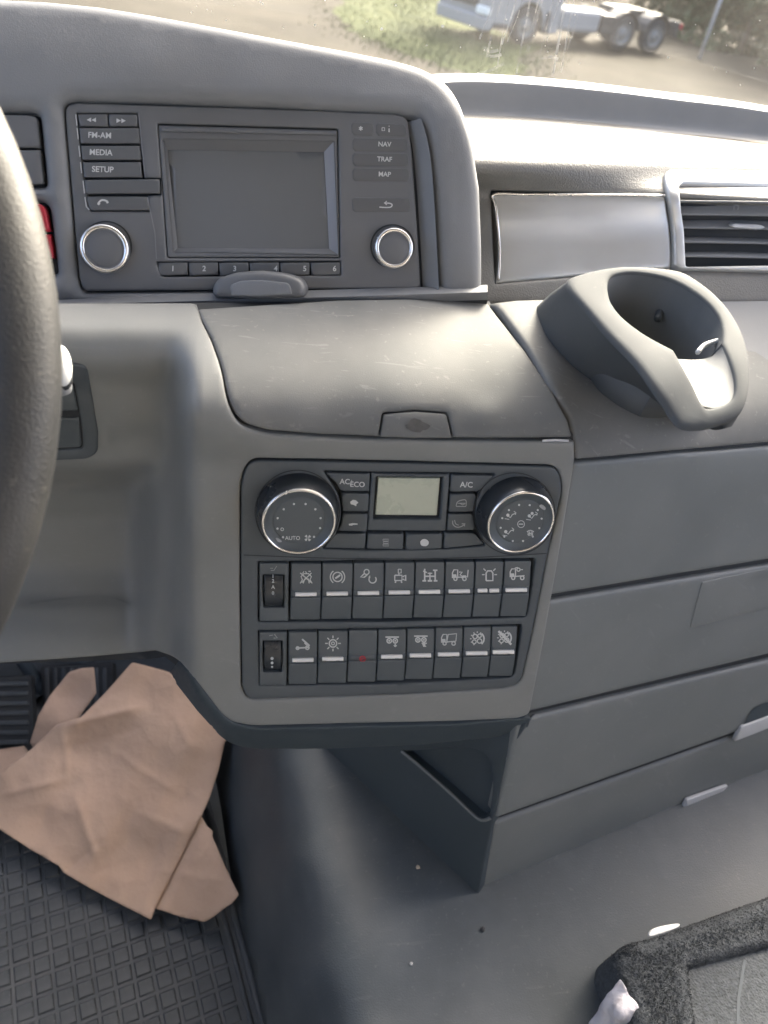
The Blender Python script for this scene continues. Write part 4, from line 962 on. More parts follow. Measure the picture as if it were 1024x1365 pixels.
# =================================================================== STEERING WHEEL
fwdv = B @ np.array((0, 0, 1.)); rgt = B @ np.array((1., 0, 0)); dwn = B @ np.array((0, 1., 0))
hub = Wp(-768, 487, .300)
wn = nrm(-fwdv+rgt*.04); wu = nrm(rgt-rgt.dot(wn)*wn); wv = np.cross(wn, wu)
wheel = thing('steering_wheel', hub, 'worn dark leather steering wheel rim at the left edge', 'steering wheel')
rim_c = []
Rm = .226; sg = 96; sk = 20; V = []; Fs = []
for i in range(sg):
    a = 2*PI*i/sg; ce = hub+(wu*math.cos(a)+wv*math.sin(a))*Rm; rd = wu*math.cos(a)+wv*math.sin(a)
    for k in range(sk):
        t = 2*PI*k/sk; V.append(ce+rd*math.cos(t)*.0185+wn*math.sin(t)*.0150)
for i in range(sg):
    for k in range(sk):
        i2, k2 = (i+1) % sg, (k+1) % sk; Fs.append((i*sk+k, i2*sk+k, i2*sk+k2, i*sk+k2))
o = new_obj('rim', V, Fs, M['leather'], wheel)
new_obj('hub_pad', *lathe_data([(.085, -.03), (.085, .0), (.078, .012), (.04, .018), (.001, .02)], hub-wn*.02, wu, wv, wn, 40), mat=M['leather'], parent=wheel)
for a in (-.35, PI+.35, PI/2*3, PI/2):
    P_ = [hub-wn*.02+(wu*math.cos(a)+wv*math.sin(a))*r for r in np.linspace(.07, .215, 8)]
    new_obj('spoke', *tube_data(P_, [.02, .018, .016, .014, .013, .012, .012, .012], 14), mat=M['leather'], parent=wheel)
stalk = thing('column_stalk', Wp(88, 520, .43), 'white tipped column stalk poking out from behind the steering wheel rim', 'stalk')
A = Wp(40, 495, .43); 
def ell(px, py, d, rx, ry, ang, m, nm, par):
    c = Wp(px, py, d); u = nrm(rgt*math.cos(ang)+dwn*math.sin(ang)); v = nrm(-rgt*math.sin(ang)+dwn*math.cos(ang)); n = -fwdv
    prof = [(math.sin(t)*1.0, -math.cos(t)) for t in np.linspace(0.02, PI-.02, 14)]
    V, Fq = [], []
    for r, h in prof:
        for k in range(24):
            a = 2*PI*k/24; V.append(c+u*rx*r*math.cos(a)+n*rx*r*math.sin(a)+v*ry*h)
    for i in range(13):
        for k in range(24): Fq.append((i*24+k, i*24+(k+1) % 24, (i+1)*24+(k+1) % 24, (i+1)*24+k))
    return new_obj(nm, V, Fq, m, par)
ell(82, 487, .42, .0055, .0115, -.12, M['white'], 'tip', stalk)
ell(86, 505, .425, .0042, .0065, .05, M['gap'], 'collar', stalk)
new_obj('shaft', *tube_data([Wp(86, 512, .425), Wp(60, 520, .43), Wp(0, 540, .44), Wp(-250, 600, .46)], .006), mat=M['cowl'], parent=stalk)

# =================================================================== FOOTWELL: mat, pedals, paper
matt = thing('floor_mat', (-.25, .3, zc-1.035), 'black rubber floor mat with small raised squares in the driver footwell', 'floor mat')
e0 = np.array(fpos(FW, np.array(322.), np.array(1215.))); e1 = np.array(fpos(FW, np.array(362.), np.array(1365.)))
my = nrm(e0-e1); mx_ = np.cross(my, (0, 0, 1.)); o0 = e1+mx_*-.004
zt = zc-1.035
def mpt(a, b, z): q = o0+mx_*a+my*b; return np.array((q[0], q[1], zt+z))
Lm0, Lm1 = -.35, .42
corn = [(-.62, Lm0), (0, Lm0), (0, Lm1), (-.62, Lm1)]
new_obj('base_sheet', [mpt(a, b, 0.001) for a, b in corn]+[mpt(a, b, .006) for a, b in corn], [(0, 1, 2, 3), (7, 6, 5, 4), (0, 4, 5, 1), (1, 5, 6, 2), (2, 6, 7, 3), (3, 7, 4, 0)], M['rubber'], matt, smooth=False)
new_obj('border', *join_data([tube_data([mpt(-.005, b, .008) for b in np.linspace(Lm0, Lm1, 12)], .0055, 10), tube_data([mpt(-.018, b, .006) for b in np.linspace(Lm0, Lm1, 12)], .003, 8)]), mat=M['rubber'], parent=matt)
# one raised square, shared by all
PT = .0210; s_ = .0088; ang = math.atan2(mx_[1], mx_[0])
vb = [(-s_, -s_, 0), (s_, -s_, 0), (s_, s_, 0), (-s_, s_, 0)]+[(x*.84, y*.84, .0022) for x, y in ((-s_, -s_), (s_, -s_), (s_, s_), (-s_, s_))]
sq = bpy.data.meshes.new('raised_square'); sq.from_pydata(vb, [], [(4, 5, 6, 7), (0, 1, 5, 4), (1, 2, 6, 5), (2, 3, 7, 6), (3, 0, 4, 7)]); sq.materials.append(M['rubber'])
cnt = 0
for i in range(32):
    for j in range(38):
        a, b_ = -.036-i*PT, Lm0+.015+j*PT
        if b_ > Lm1-.02: continue
        q = mpt(a, b_, .006); X, Y = world2px(q)
        if not (-30 < X < 350 and 1090 < Y < 1390): continue
        if inside(np.array([(-60, 1050), (150, 1000), (290, 1090), (300, 1180), (260, 1212), (200, 1205), (84, 1145), (0, 1090)], float), np.array([[X, Y]]))[0]: continue
        if cnt >= 290: continue
        o = bpy.data.objects.new('raised_square', sq); COL.objects.link(o); o.parent = matt; o.matrix_parent_inverse = matt.matrix_world.inverted()
        o.location = tuple(q); o.rotation_euler = (0, 0, ang+random.uniform(-.02, .02)); cnt += 1
        o.scale = (1, 1, random.uniform(.7, 1.2))

ped = thing('accelerator_pedal', (-.45, .6, zt), 'black ribbed pedal at the left edge above the brown paper', 'pedal')
PP = Plane(Wp(20, 960, 1.06), B @ nrm((.1, -.15, -.98)))
patch('pad', rpoly([(-60, 905, 4), (42, 900, 6), (46, 992, 8), (-60, 1000)]), PP, M['gap'], ped, grid=10, roll=.002, thick=.012)
for y in range(910, 990, 13):
    patch('rib', rpoly([(-58, y, 2), (38, y-2, 2), (39, y+4, 2), (-58, y+6, 2)], 8), PP, M['rubber'], ped, grid=10, roll=.0012, thick=.004, off=.0028)
new_obj('arm', *tube_data([L_(PP, 10, 950, -.012), L_(PP, 30, 930, -.09), (-.40, .83, zt+.25)], .010), mat=M['dark'], parent=ped)
ped2 = thing('brake_pedal', (-.36, .65, zt), 'dark narrow pedal behind the folded corner of brown paper', 'pedal')
PP2 = Plane(Wp(95, 930, 1.13), B @ nrm((.1, -.2, -.98)))
patch('pad', rpoly([(52, 888, 4), (150, 882, 5), (152, 950, 6), (58, 955, 6)]), PP2, M['gap'], ped2, grid=10, roll=.003, thick=.02)
for x in range(60, 148, 11):
    patch('rib', rpoly([(x, 890), (x+5, 890), (x+6, 945), (x+1, 946)], 10), PP2, M['rubber'], ped2, grid=10, roll=.0008, thick=.003, off=.002)
new_obj('arm', *tube_data([L_(PP2, 100, 900, -.02), L_(PP2, 100, 860, -.10)], .011), mat=M['dark'], parent=ped2)

# brown paper
def crease(ax, ay, bx, by, w_, h_):
    a = np.array((ax, ay), float); b2 = np.array((bx, by), float); ab = b2-a; L2 = np.linalg.norm(ab); ab /= L2
    def f(x, y):
        q = np.stack([x-a[0], y-a[1]], -1); t = q @ ab; s = q @ np.array((-ab[1], ab[0]))
        ends = np.clip((t+12)/30, 0, 1)*np.clip((L2+12-t)/30, 0, 1)
        return (h_*.7*np.clip(1-np.sqrt(s*s+1.5)/(w_*5.5), 0, 1)+h_*.30*np.exp(-np.sqrt(s*s+2)/3.0))*ends
    return f
crs = [crease(84, 968, 190, 942, 5, .006), crease(85, 970, 90, 1040, 6, .005), crease(207, 1210, 262, 1100, 3, -.004), crease(100, 1060, 130, 1150, 9, .006), crease(190, 1085, 250, 1110, 7, .004),
       crease(130, 1125, 84, 1165, 6, -.004), crease(230, 950, 262, 1010, 9, .003), crease(0, 1060, 80, 1040, 10, .005), crease(150, 1000, 240, 1060, 14, .003), crease(215, 1160, 300, 1175, 6, .003), crease(262, 1150, 285, 1120, 5, .003)]
class Paper:
    def __init__(s, base): s.base = base
    def depth(s, x, y):
        x = np.asarray(x, float); y = np.asarray(y, float)
        d = s.base.depth(x, y)
        for c in crs: d = d-c(x, y)*1.9
        n = .0020*np.sin(x*.045+y*.03)+.0016*np.sin(x*.02-y*.055+1)+.0010*np.sin(x*.11+y*.05)
        return d-n
pb = [(x, y, fD(x, y, d)) for x, y, d in ((0, 1106, .990), (84, 1163, 1.005), (201, 1226, 1.010), (273, 1229, .998), (318, 1194, .955), (280, 1110, .945), (0, 1030, .955), (90, 1000, .93), (100, 1080, .965), (200, 1150, .985), (176, 883, .84), (225, 896, .85), (295, 989, .90), (291, 1028, .92), (200, 1000, .915), (60, 960, .90), (260, 940, .88), (340, 1000, .93), (-80, 1060, .98))]
pap = Paper(TPS(pb, 1e-4))
po = rpoly([(-60, 1080), (-60, 1062), (0, 1031), (40, 1000), (76, 966), (84, 963), (108, 956), (140, 924), (176, 883, 3), (200, 889), (225, 896, 2), (262, 930), (310, 980), (300, 989), (291, 1028), (280, 1062), (269, 1087), (248, 1128), (226, 1172), (207, 1210), (201, 1226, 1), (150, 1200), (120, 1184), (84, 1163), (78, 1154), (40, 1132), (0, 1106), (-60, 1070)], 6)
po2 = rpoly([(225, 1085), (266, 1084), (276, 1101), (284, 1108, 1), (283, 1115, 1), (300, 1155), (318, 1193, 2), (309, 1204), (296, 1213), (285, 1222), (273, 1229, 2), (240, 1222), (207, 1211), (190, 1200)], 6)
kp = thing('kraft_paper', Wp(150, 1060, .98), 'large creased sheet of brown paper lying over the mat beside the console', 'paper')
fl_ = Paper(TPS([(x, y, z+.005) for x, y, z in pb], 1e-4))
v, f = patch_data(po2, fl_, grid=4, roll=0, thick=.001)
o = new_obj('lower_flap', v, f, M['paper'], kp)
v, f = patch_data(po, pap, grid=3.5, roll=0, thick=.0012)
o = new_obj('sheet', v, f, M['paper'], kp)
fp = TPS([(92, 895, fD(92, 895, .90)), (125, 889, fD(125, 889, .89)), (127, 924, fD(127, 924, .915)), (78, 961, fD(78, 961, .935)), (47, 977, fD(47, 977, .955)), (51, 954, fD(51, 954, .935)), (88, 930, fD(88, 930, .928))], 1e-4)
v, f = patch_data(rpoly([(92, 896, 3), (108, 891), (125, 889.5, 3), (128, 924), (104, 958), (78, 975), (47, 1000), (40, 990), (51, 954, 3), (66, 928)], 5), fp, grid=6, roll=0, thick=0)
o = new_obj('folded_corner', v, f, M['paper'], kp); s = o.modifiers.new('thickness', 'SOLIDIFY'); s.thickness = .0012
v, f = patch_data(rpoly([(-60, 1010), (0, 999), (32, 994), (40, 1004), (10, 1030), (-60, 1060)], 5), TPS([(x, y, fD(x, y, d)) for x, y, d in ((0, 999, .985), (32, 994, .98), (10, 1030, .985), (-60, 1040, .99))], 1e-4), grid=6, roll=0, thick=0)
o = new_obj('rear_fold', v, f, M['paper'], kp); s = o.modifiers.new('thickness', 'SOLIDIFY'); s.thickness = .0012

# =================================================================== RIGHT CORNER: carpeted tray and scraps
car = thing('carpeted_tray', Wp(950, 1330, .80), 'dark grey carpet covered tray at the bottom right corner', 'tray')
class Off:
    def __init__(s, b, k): s.b = b; s.k = k
    def depth(s, x, y): return s.b.depth(x, y)+s.k
TR = Plane(Wp(930, 1300, .685), (0.05, -.02, 1.))
to = rpoly([(822, 1285), (824, 1264, 16), (842, 1254, 8), (870, 1248), (905, 1236), (960, 1216), (1024, 1194), (1130, 1160), (1200, 1450), (870, 1450), (856, 1400), (840, 1340)], 7)
ti_ = rpoly([(922, 1288, 8), (1024, 1262), (1130, 1235), (1180, 1440), (945, 1440), (930, 1350)], 7)
def fz(P, V): 
    r = np.random.RandomState(3); return r.uniform(-.0012, .0012, len(V))
v, f = patch_data(to, TR, grid=5, roll=.011, thick=.09, holes=[ti_], disp=fz)
edge_o = new_obj('carpet_rim', v, f, M['carpet'], car)
# pile: small upright tufts
rs = np.random.RandomState(5); VV = np.array(v); nb = len(VV); tv = []; tf = []
Fa = np.array([q[:3] for q in f])
for _ in range(32000):
    q = Fa[rs.randint(len(Fa))]; w3 = rs.dirichlet((1, 1, 1)); p = w3 @ VV[q]
    if np.isnan(p).any(): continue
    d = nrm(rs.normal(size=3)*.8+np.array((0, -.1, .9))); e = nrm(np.cross(d, rs.normal(size=3)))*rs.uniform(.0002, .00045); L3 = rs.uniform(.0010, .0026)
    b = len(tv); tv += [p-e, p+e, p+d*L3]; tf.append((b, b+1, b+2))
tag(new_obj('pile', tv, tf, M['carpet'], car, smooth=False), kind='stuff')
patch('tray_panel', inset(ti_, 4, -1), TR, M['carpet'], car, grid=16, roll=0, thick=0, off=-.009)
new_obj('groove', *ribbons([[(993, 1280), (985, 1330), (983, 1400)]], Plane(TR.p-TR.n*.0085, TR.n), 4, 0), mat=M['dark'], parent=car)
sc1 = thing('white_scrap', Wp(886, 1240, .80), 'thin white paper scrap peeping out behind the carpeted tray', 'scrap')
o = patch('sheet', crv([(866, 1244), (872, 1238), (888, 1233.5), (905, 1231.5), (904, 1236), (886, 1243), (868, 1248)], 4, closed=True), Plane(Wp(886, 1240, .665), (0, -.3, 1)), M['white'], sc1, grid=5, roll=.0006, thick=.002)
wb = thing('white_plastic_sheet', Wp(830, 1350, .8), 'crumpled white plastic corner sticking up at the bottom edge', 'plastic sheet')
WPn = TPS([(828, 1303, .665), (800, 1345, .68), (785, 1370, .69), (845, 1365, .665), (828, 1345, .652), (835, 1330, .665), (812, 1360, .672), (850, 1400, .67), (770, 1400, .70)], 1e-4)
o = patch('sheet', rpoly([(827, 1303, 2), (834, 1316), (838, 1325), (848, 1342), (848, 1352), (854, 1370), (853, 1420), (755, 1420), (783, 1368), (796, 1350), (808, 1332)], 4), WPn, mat('white_film', (.62, .60, .63), .35, bump=(120, .6), var=.08), wb, grid=4, roll=0, thick=0, off=lambda x, y: .0025*np.abs(np.sin(x*.16+y*.05))+.0020*np.abs(np.sin(y*.13-x*.07)))
s = o.modifiers.new('thickness', 'SOLIDIFY'); s.thickness = .001
cg = 'crumbs on the tunnel floor'
for nm, x, y, r, c, lb in (('crumb', 557, 1157, .0022, (.45, .38, .3), 'small beige crumb below the dark pedestal'), ('crumb', 643, 1239, .0024, (.05, .05, .05), 'dark crumb on the open grey floor'), ('crumb', 548, 1285, .0016, (.5, .5, .5), 'tiny pale crumb on the grey floor, lowest of three')):
    bm = bmesh.new(); bmesh.ops.create_icosphere(bm, subdivisions=2, radius=r)
    for q in bm.verts: q.co *= random.uniform(.75, 1.15)
    me = bpy.data.meshes.new(nm); bm.to_mesh(me); bm.free(); o = bpy.data.objects.new(nm, me); COL.objects.link(o)
    me.materials.append(mat('crumb_'+str(x), c, .8)); o.location = tuple(L_(TF, x, y, r*.6)); tag(o, lb, 'crumb', cg)

# =================================================================== WINDSCREEN
M['glass'] = bpy.data.materials.new('dusty_windscreen_glass'); m = M['glass']; m.use_nodes = True; t = m.node_tree; N = t.nodes; L = t.links
for n_ in list(N): N.remove(n_)
out = N.new('ShaderNodeOutputMaterial'); tr = N.new('ShaderNodeBsdfTransparent'); tr.inputs[0].default_value = (.76, .79, .77, 1)
df = N.new('ShaderNodeBsdfDiffuse'); df.inputs[0].default_value = (.8, .8, .76, 1); tl_ = N.new('ShaderNodeBsdfTranslucent'); tl_.inputs[0].default_value = (.8, .8, .76, 1)
ad = N.new('ShaderNodeMixShader'); L.new(df.outputs[0], ad.inputs[1]); L.new(tl_.outputs[0], ad.inputs[2]); ad.inputs[0].default_value = .6
mx = N.new('ShaderNodeMixShader'); L.new(tr.outputs[0], mx.inputs[1]); L.new(ad.outputs[0], mx.inputs[2])
tc = N.new('ShaderNodeTexCoord'); nz = N.new('ShaderNodeTexNoise'); nz.inputs['Scale'].default_value = 7; nz.inputs['Detail'].default_value = 6
L.new(tc.outputs['Object'], nz.inputs['Vector']); mr = N.new('ShaderNodeMapRange'); mr.inputs[1].default_value = .3; mr.inputs[2].default_value = .75; mr.inputs[3].default_value = .01; mr.inputs[4].default_value = .05
L.new(nz.outputs[0], mr.inputs[0]); L.new(mr.outputs[0], mx.inputs[0])
gl = N.new('ShaderNodeBsdfGlossy'); gl.inputs['Roughness'].default_value = .02; m2 = N.new('ShaderNodeMixShader'); m2.inputs[0].default_value = .03
L.new(mx.outputs[0], m2.inputs[1]); L.new(gl.outputs[0], m2.inputs[2]); L.new(m2.outputs[0], out.inputs[0])
led = [r[3]+np.array((0, .030, -.002)) for r in rows_ledge]
ws = thing('windscreen', led[3], 'dusty glass windscreen with dried streaks and water spots along the top', 'windscreen')
gx = [led[0]+np.array((-k, -.01-.1*k*k, .02*k)) for k in (.85, .65, .45, .28, .14, .05)]+led+[led[-1]+np.array((k, -.4*k, -.02*k)) for k in (.08, .2)]
bot = np.array(gx); topw = bot.copy(); topw[:, 2] = CAMZ+.64; topw[:, 1] -= .16
midw = bot*.5+topw*.5; midw[:, 1] += .01
loft([bot, midw, topw], 'glass', M['glass'], ws, sub=4)
GP = Plane(led[3]+np.array((0, -.03, 0)), nrm(np.cross(led[4]-led[2], (0, -.16, CAMZ+.64-led[3][2])))*-1)
if GP.n[1] > 0: GP = Plane(GP.p, -GP.n)
M['dirt'] = bpy.data.materials.new('dried_dirt_film'); m = M['dirt']; m.use_nodes = True; t = m.node_tree; N = t.nodes; L = t.links; p = N['Principled BSDF']
p.inputs['Base Color'].default_value = (.85, .84, .8, 1); p.inputs['Roughness'].default_value = .8
tc = N.new('ShaderNodeTexCoord'); nz = N.new('ShaderNodeTexNoise'); nz.inputs['Scale'].default_value = 60; nz.inputs['Detail'].default_value = 5; L.new(tc.outputs['Object'], nz.inputs['Vector'])
mr = N.new('ShaderNodeMapRange'); mr.inputs[1].default_value = .35; mr.inputs[2].default_value = .8; mr.inputs[4].default_value = .8; L.new(nz.outputs[0], mr.inputs[0]); L.new(mr.outputs[0], p.inputs['Alpha'])
rs = np.random.RandomState(11)
for k in range(13):
    x = 640+k*9.5+rs.uniform(-3, 3); y1 = 60+rs.uniform(-10, 45); 
    new_obj('dirt_streak', *ribbons([(crv([(x+26, -30), (x+15+rs.uniform(-2, 2), 15), (x+rs.uniform(-2, 2), y1)], 6), rs.uniform(1.2, 3.8))], GP, 1, rs.uniform(0, .002)), mat=M['dirt'], parent=ws)
for c in ([(640, 70), (655, 74), (668, 72)], [(636, 98), (655, 92), (672, 84)], [(720, 77), (732, 75), (744, 78)], [(645, 62), (652, 68), (664, 66)]):
    new_obj('dirt_streak', *ribbons([(crv(c, 6), 4)], GP, 1, .001), mat=M['dirt'], parent=ws)
spots = []
for k in range(46):
    x = rs.uniform(240, 1020); ymax = 20+max(0, (x-250))*.13
    spots.append(circ(x, rs.uniform(-5, min(ymax, 120)), rs.choice([.7, 1.0, 1.3, 2.0], p=[.45, .3, .2, .05]), 9))
tag(new_obj('water_spots', *blobs(spots, GP, .0022), mat=M['white'], parent=ws), kind='stuff')

# =================================================================== THE YARD OUTSIDE
SL = .062
def gz(x, y): return -SL*y
YD = Plane((0, 0, 0), nrm((0, SL, 1)))
def G(px, py): return fpos(YD, np.array(float(px)), np.array(float(py)))
def ground_mat(name, c1, c2, sc, c3=None):
    m = bpy.data.materials.new(name); m.use_nodes = True; t = m.node_tree; N = t.nodes; L = t.links; p = N['Principled BSDF']; p.inputs['Roughness'].default_value = .95; p.inputs['Specular IOR Level'].default_value = .1
    tc = N.new('ShaderNodeTexCoord'); a = N.new('ShaderNodeTexNoise'); a.inputs['Scale'].default_value = sc; a.inputs['Detail'].default_value = 8; a.inputs['Roughness'].default_value = .7
    L.new(tc.outputs['Object'], a.inputs['Vector']); r = N.new('ShaderNodeValToRGB'); r.color_ramp.elements[0].position = .35; r.color_ramp.elements[1].position = .68
    r.color_ramp.elements[0].color = c1+(1,); r.color_ramp.elements[1].color = c2+(1,)
    if c3: e = r.color_ramp.elements.new(.52); e.color = c3+(1,)
    L.new(a.outputs[0], r.inputs[0]); L.new(r.outputs[0], p.inputs['Base Color'])
    b = N.new('ShaderNodeBump'); b.inputs['Strength'].default_value = .5; b.inputs['Distance'].default_value = .03; n2 = N.new('ShaderNodeTexNoise'); n2.inputs['Scale'].default_value = 12; n2.inputs['Detail'].default_value = 6
    L.new(tc.outputs['Object'], n2.inputs['Vector']); L.new(n2.outputs[0], b.inputs['Height']); L.new(b.outputs[0], p.inputs['Normal'])
    return m
M['dirtg'] = ground_mat('trodden_gravel', (.024, .021, .016), (.048, .041, .031), .55, (.035, .031, .022))
M['grass'] = ground_mat('dry_grass', (.026, .038, .010), (.056, .064, .018), 1.3, (.040, .052, .013))
V = []; Fs = []; n = 41
xs = np.linspace(-160, 200, n); ys_ = np.linspace(-40, 320, n)
for y in ys_:
    for x in xs: V.append((x, y, gz(x, y)))
for j in range(n-1):
    for i in range(n-1): Fs.append((j*n+i, j*n+i+1, (j+1)*n+i+1, (j+1)*n+i))
tag(new_obj('ground', V, Fs, M['dirtg']), kind='structure')
gp = crv([(470, -40), (452, 10), (470, 40), (520, 62), (600, 90), (660, 108), (700, 96), (690, 74), (720, 60), (640, 30), (600, -40)], 6, closed=True)
P = np.array([G(x, y) for x, y in gp]); P[:, :2] += rs.normal(size=(len(P), 2))*.15; P[:, 2] = gz(P[:, 0], P[:, 1])+.004
tag(new_obj('grass_verge', list(P), [tuple(range(len(P)))], M['grass'], smooth=False), kind='structure')
tv = []; tf = []
for _ in range(6000):
    q = P[rs.randint(len(P))]*.5+P[rs.randint(len(P))]*.5+rs.normal(size=3)*.5; q[2] = gz(q[0], q[1])
    d = rs.normal(size=2)*.03; b = len(tv); h = rs.uniform(.03, .12)
    tv += [(q[0]-.012, q[1], q[2]), (q[0]+.012, q[1], q[2]), (q[0]+d[0], q[1]+d[1], q[2]+h)]; tf.append((b, b+1, b+2))
tag(new_obj('grass_blades', tv, tf, mat('grass_blade', (.07, .08, .022), .8, var=.3, vscale=2), smooth=False), kind='stuff')

# --- parked tractor unit, seen side-on, its front to the left
M['tpaint'] = mat('silver_truck_paint', (.26, .265, .27), .55, metal=.0, var=.05, vscale=2)
M['trim2'] = mat('grey_steel_rim', (.16, .16, .155), .6)
M['tdark'] = mat('truck_chassis_black', (.035, .037, .04), .6, var=.2, vscale=3)
M['tyre'] = mat('tyre_rubber', (.03, .03, .032), .8, var=.2, vscale=4)
M['tglass'] = mat('truck_window_glass', (.03, .035, .04), .08, coat=.5)
w1 = G(696, 60); w3 = G(866, 72); ax = nrm(np.array((w1[0]-w3[0], w1[1]-w3[1], 0))); ay = np.array((-ax[1], ax[0], 0)); 
if ay[1] < 0: ay = -ay                                   # ay points away from us
tr_o = w1.copy(); WB = np.linalg.norm(w1-w3)
def TP(a, b, c): q = tr_o+ax*a+ay*b; return np.array((q[0], q[1], gz(q[0], q[1])+c))
trk = thing('parked_truck', TP(0, 0, 0), 'silver tractor truck parked side-on across the yard, seen through the windscreen', 'truck')
def tbox(name, a0, a1, b0, b1, c0, c1, m, par=None, bv=.03):
    V = [TP(a, b, c) for c in (c0, c1) for b in (b0, b1) for a in (a0, a1)]
    return bevel(new_obj(name, V, [(0, 2, 3, 1), (4, 5, 7, 6), (0, 1, 5, 4), (2, 6, 7, 3), (0, 4, 6, 2), (1, 3, 7, 5)], m, par or trk, smooth=False), bv)
def tprism(name, prof, b0, b1, m, par=None, bv=.03):
    n = len(prof); V = [TP(a, b0, c) for a, c in prof]+[TP(a, b1, c) for a, c in prof]
    Fq = [tuple(range(n)), tuple(range(n, 2*n))[::-1]]+[(i, (i+1) % n, n+(i+1) % n, n+i) for i in range(n)]
    return bevel(new_obj(name, V, Fq, m, par or trk, smooth=False), bv)
arch = [(.62*math.cos(t), .50+.62*math.sin(t)) for t in np.linspace(0, PI, 9)]
cabp = [(1.45, .38), (1.50, 1.0), (1.40, 1.9), (1.05, 3.0), (.6, 3.6), (-.75, 3.7), (-.80, 1.0), (-.78, .75), (-.62, .75)]+arch[::-1][0:9]+[(.64, .42)]
cab_o = tprism('cab', cabp, -.02, 2.45, M['tpaint'], bv=.06)
tprism('side_window', [(1.20, 2.0), (1.02, 2.75), (.2, 2.8), (.15, 1.95)], -.03, .02, M['tglass'], bv=.01)
tprism('windscreen', [(1.46, 1.9), (1.12, 2.95), (1.10, 2.9), (1.42, 1.88)], .15, 2.3, M['tglass'], bv=.005)
tbox('bumper', 1.30, 1.58, -.04, 2.47, .28, .62, M['tpaint'], bv=.05)
tbox('headlight', 1.42, 1.56, -.045, .5, .66, .86, M['white'], bv=.03)
tbox('grille', 1.46, 1.53, .5, 1.95, .8, 1.6, M['tdark'], bv=.02)
tbox('step', .66, 1.25, -.05, .1, .36, .50, M['tdark']); tbox('step', -.66, -.78, -.05, .1, .4, .9, M['tdark'])
tbox('chassis_rail', -WB-1.2, -.7, .55, 1.9, .62, .92, M['tdark'])
tbox('fuel_tank', -2.9, -1.25, .02, .7, .42, 1.02, M['chrome'] if False else M['tpaint'], bv=.12)
tbox('side_skirt', -1.2, -.84, -.01, .6, .35, 1.5, M['tpaint'])
tbox('coupling_plate', -WB-.2, -WB+1.2, .75, 1.7, .95, 1.12, M['tdark'])
tbox('battery_box', -3.6, -3.0, .02, .6, .45, .95, M['tdark']); tbox('air_tank', -1.2, -.8, .1, .5, .3, .55, M['trim2'], bv=.1); tbox('rear_crossmember', -WB-1.22, -WB-1.1, .2, 2.2, .5, .95, M['tdark'])
tbox('tail_light', -WB-1.25, -WB-1.2, .1, .5, .75, .9, M['red'], bv=.01)
def twheel(a, near=True, rr=.50):
    b = .0 if near else 2.15
    c = TP(a, b, 0); c[2] += rr
    n = -ay if near else ay; z = np.array((0, 0, 1.))
    w_ = new_obj('wheel', *lathe_data([(rr*.55, -.30), (rr*.95, -.30), (rr, -.24), (rr, -.05), (rr*.95, 0), (rr*.62, .0)], c, ax, z, n, 28, close=False), mat=M['tyre'], parent=trk)
    new_obj('rim', *lathe_data([(rr*.62, -.005), (rr*.58, .0), (rr*.5, -.06), (rr*.34, -.08), (rr*.28, .0), (rr*.1, .03)], c, ax, z, n, 24), mat=M['trim2'], parent=w_)
for a in (0, -WB+1.45, -WB):
    twheel(a); twheel(a, False)
for a in (-WB+1.45, -WB):
    pr = [(a+.60*math.cos(t), .52+.60*math.sin(t)) for t in np.linspace(.15, PI-.15, 9)]; pr += [(a+.56*math.cos(t), .52+.56*math.sin(t)) for t in np.linspace(PI-.15, .15, 9)]
    tprism('mudguard', pr, -.02, .55, M['tdark'], bv=.005)
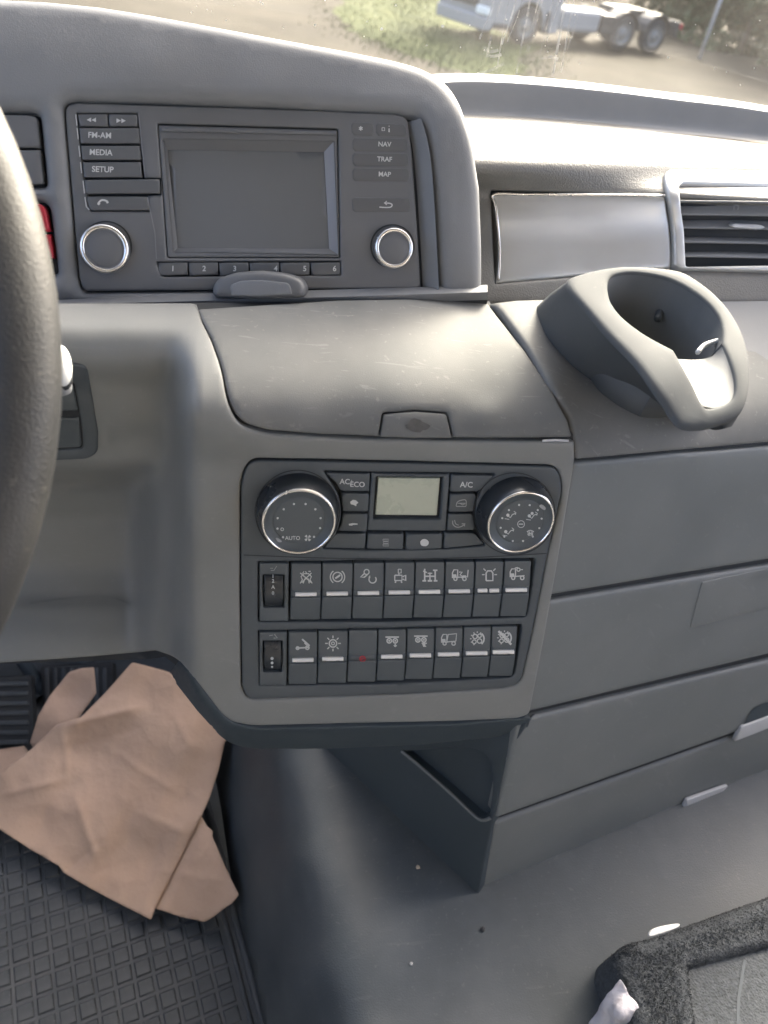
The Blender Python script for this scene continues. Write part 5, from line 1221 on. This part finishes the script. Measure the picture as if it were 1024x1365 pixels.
# --- pole
pb_ = G(932, 78); pole = thing('marker_pole', pb_, 'thin grey pole with a pale cap in front of the hedge', 'pole')
new_obj('post', *tube_data([pb_, pb_+np.array((0, 0, 3.6))], .055), mat=M['label'], parent=pole)
new_obj('cap', *tube_data([pb_+np.array((0, 0, h)) for h in (1.95, 2.0, 2.25, 2.35)], [.06, .13, .13, .05]), mat=M['white'], parent=pole)
# --- shrubs of the hedge
M['leaf'] = [mat('hedge_leaf_'+n_, c, .7, var=.35, vscale=1.5, spec=.2) for n_, c in (('dark', (.045, .065, .03)), ('mid', (.075, .10, .045)), ('dry', (.12, .12, .06)))]
M['bark'] = mat('bark', (.12, .09, .07), .9)
def shrub(px, py, r, h, label):
    c0 = G(px, py); s = thing('hedge_shrub', c0, label, 'shrub', 'shrubs of the hedge across the yard')
    new_obj('trunk', *tube_data([c0, c0+np.array((.1, .1, h*.4)), c0+np.array((.2, 0, h*.8))], [.12, .09, .04]), mat=M['bark'], parent=s)
    cl = [(rs.normal(size=3)*np.array((r*.45, r*.45, h*.25))+np.array((0, 0, h*.5)), rs.uniform(.4, .8)*r*.6, rs.randint(3)) for _ in range(44)]
    V = []; Fq = []; mi = []
    for c, rr, k in cl:
        for _ in range(130):
            d = nrm(rs.normal(size=3)); p = c0+c+d*rr*rs.uniform(.6, 1.1); p[2] = max(p[2], c0[2]+.05)
            e = nrm(rs.normal(size=3))*.15; g = nrm(np.cross(e, rs.normal(size=3)))*.09; b = len(V)
            V += [p-e, p+g, p+e, p-g]; Fq.append((b, b+1, b+2, b+3)); mi.append(k if rs.rand() > .25 else rs.randint(3))
    o = new_obj('crown', V, Fq, None, s, smooth=False)
    for m_ in M['leaf']: o.data.materials.append(m_)
    o.data.polygons.foreach_set('material_index', mi)
for px, py, r, h, lb in ((885, 28, 2.2, 4.6, 'leftmost green hedge shrub, right behind the tail of the truck'), (935, 52, 2.0, 4.2, 'green hedge shrub directly behind the pole'), (985, 72, 2.0, 4.4, 'dark hedge shrub just right of the pole'), (1040, 96, 2.0, 4.5, 'hedge shrub cut by the right edge of the picture'),
                         (1110, 110, 2.3, 4.5, 'hedge shrub beyond the right picture edge'), (790, -8, 2.4, 5, 'hedge shrub behind the middle of the truck'), (690, -30, 2.6, 5, 'hedge shrub behind the cab of the truck')):
    shrub(px, py, r, h, lb)
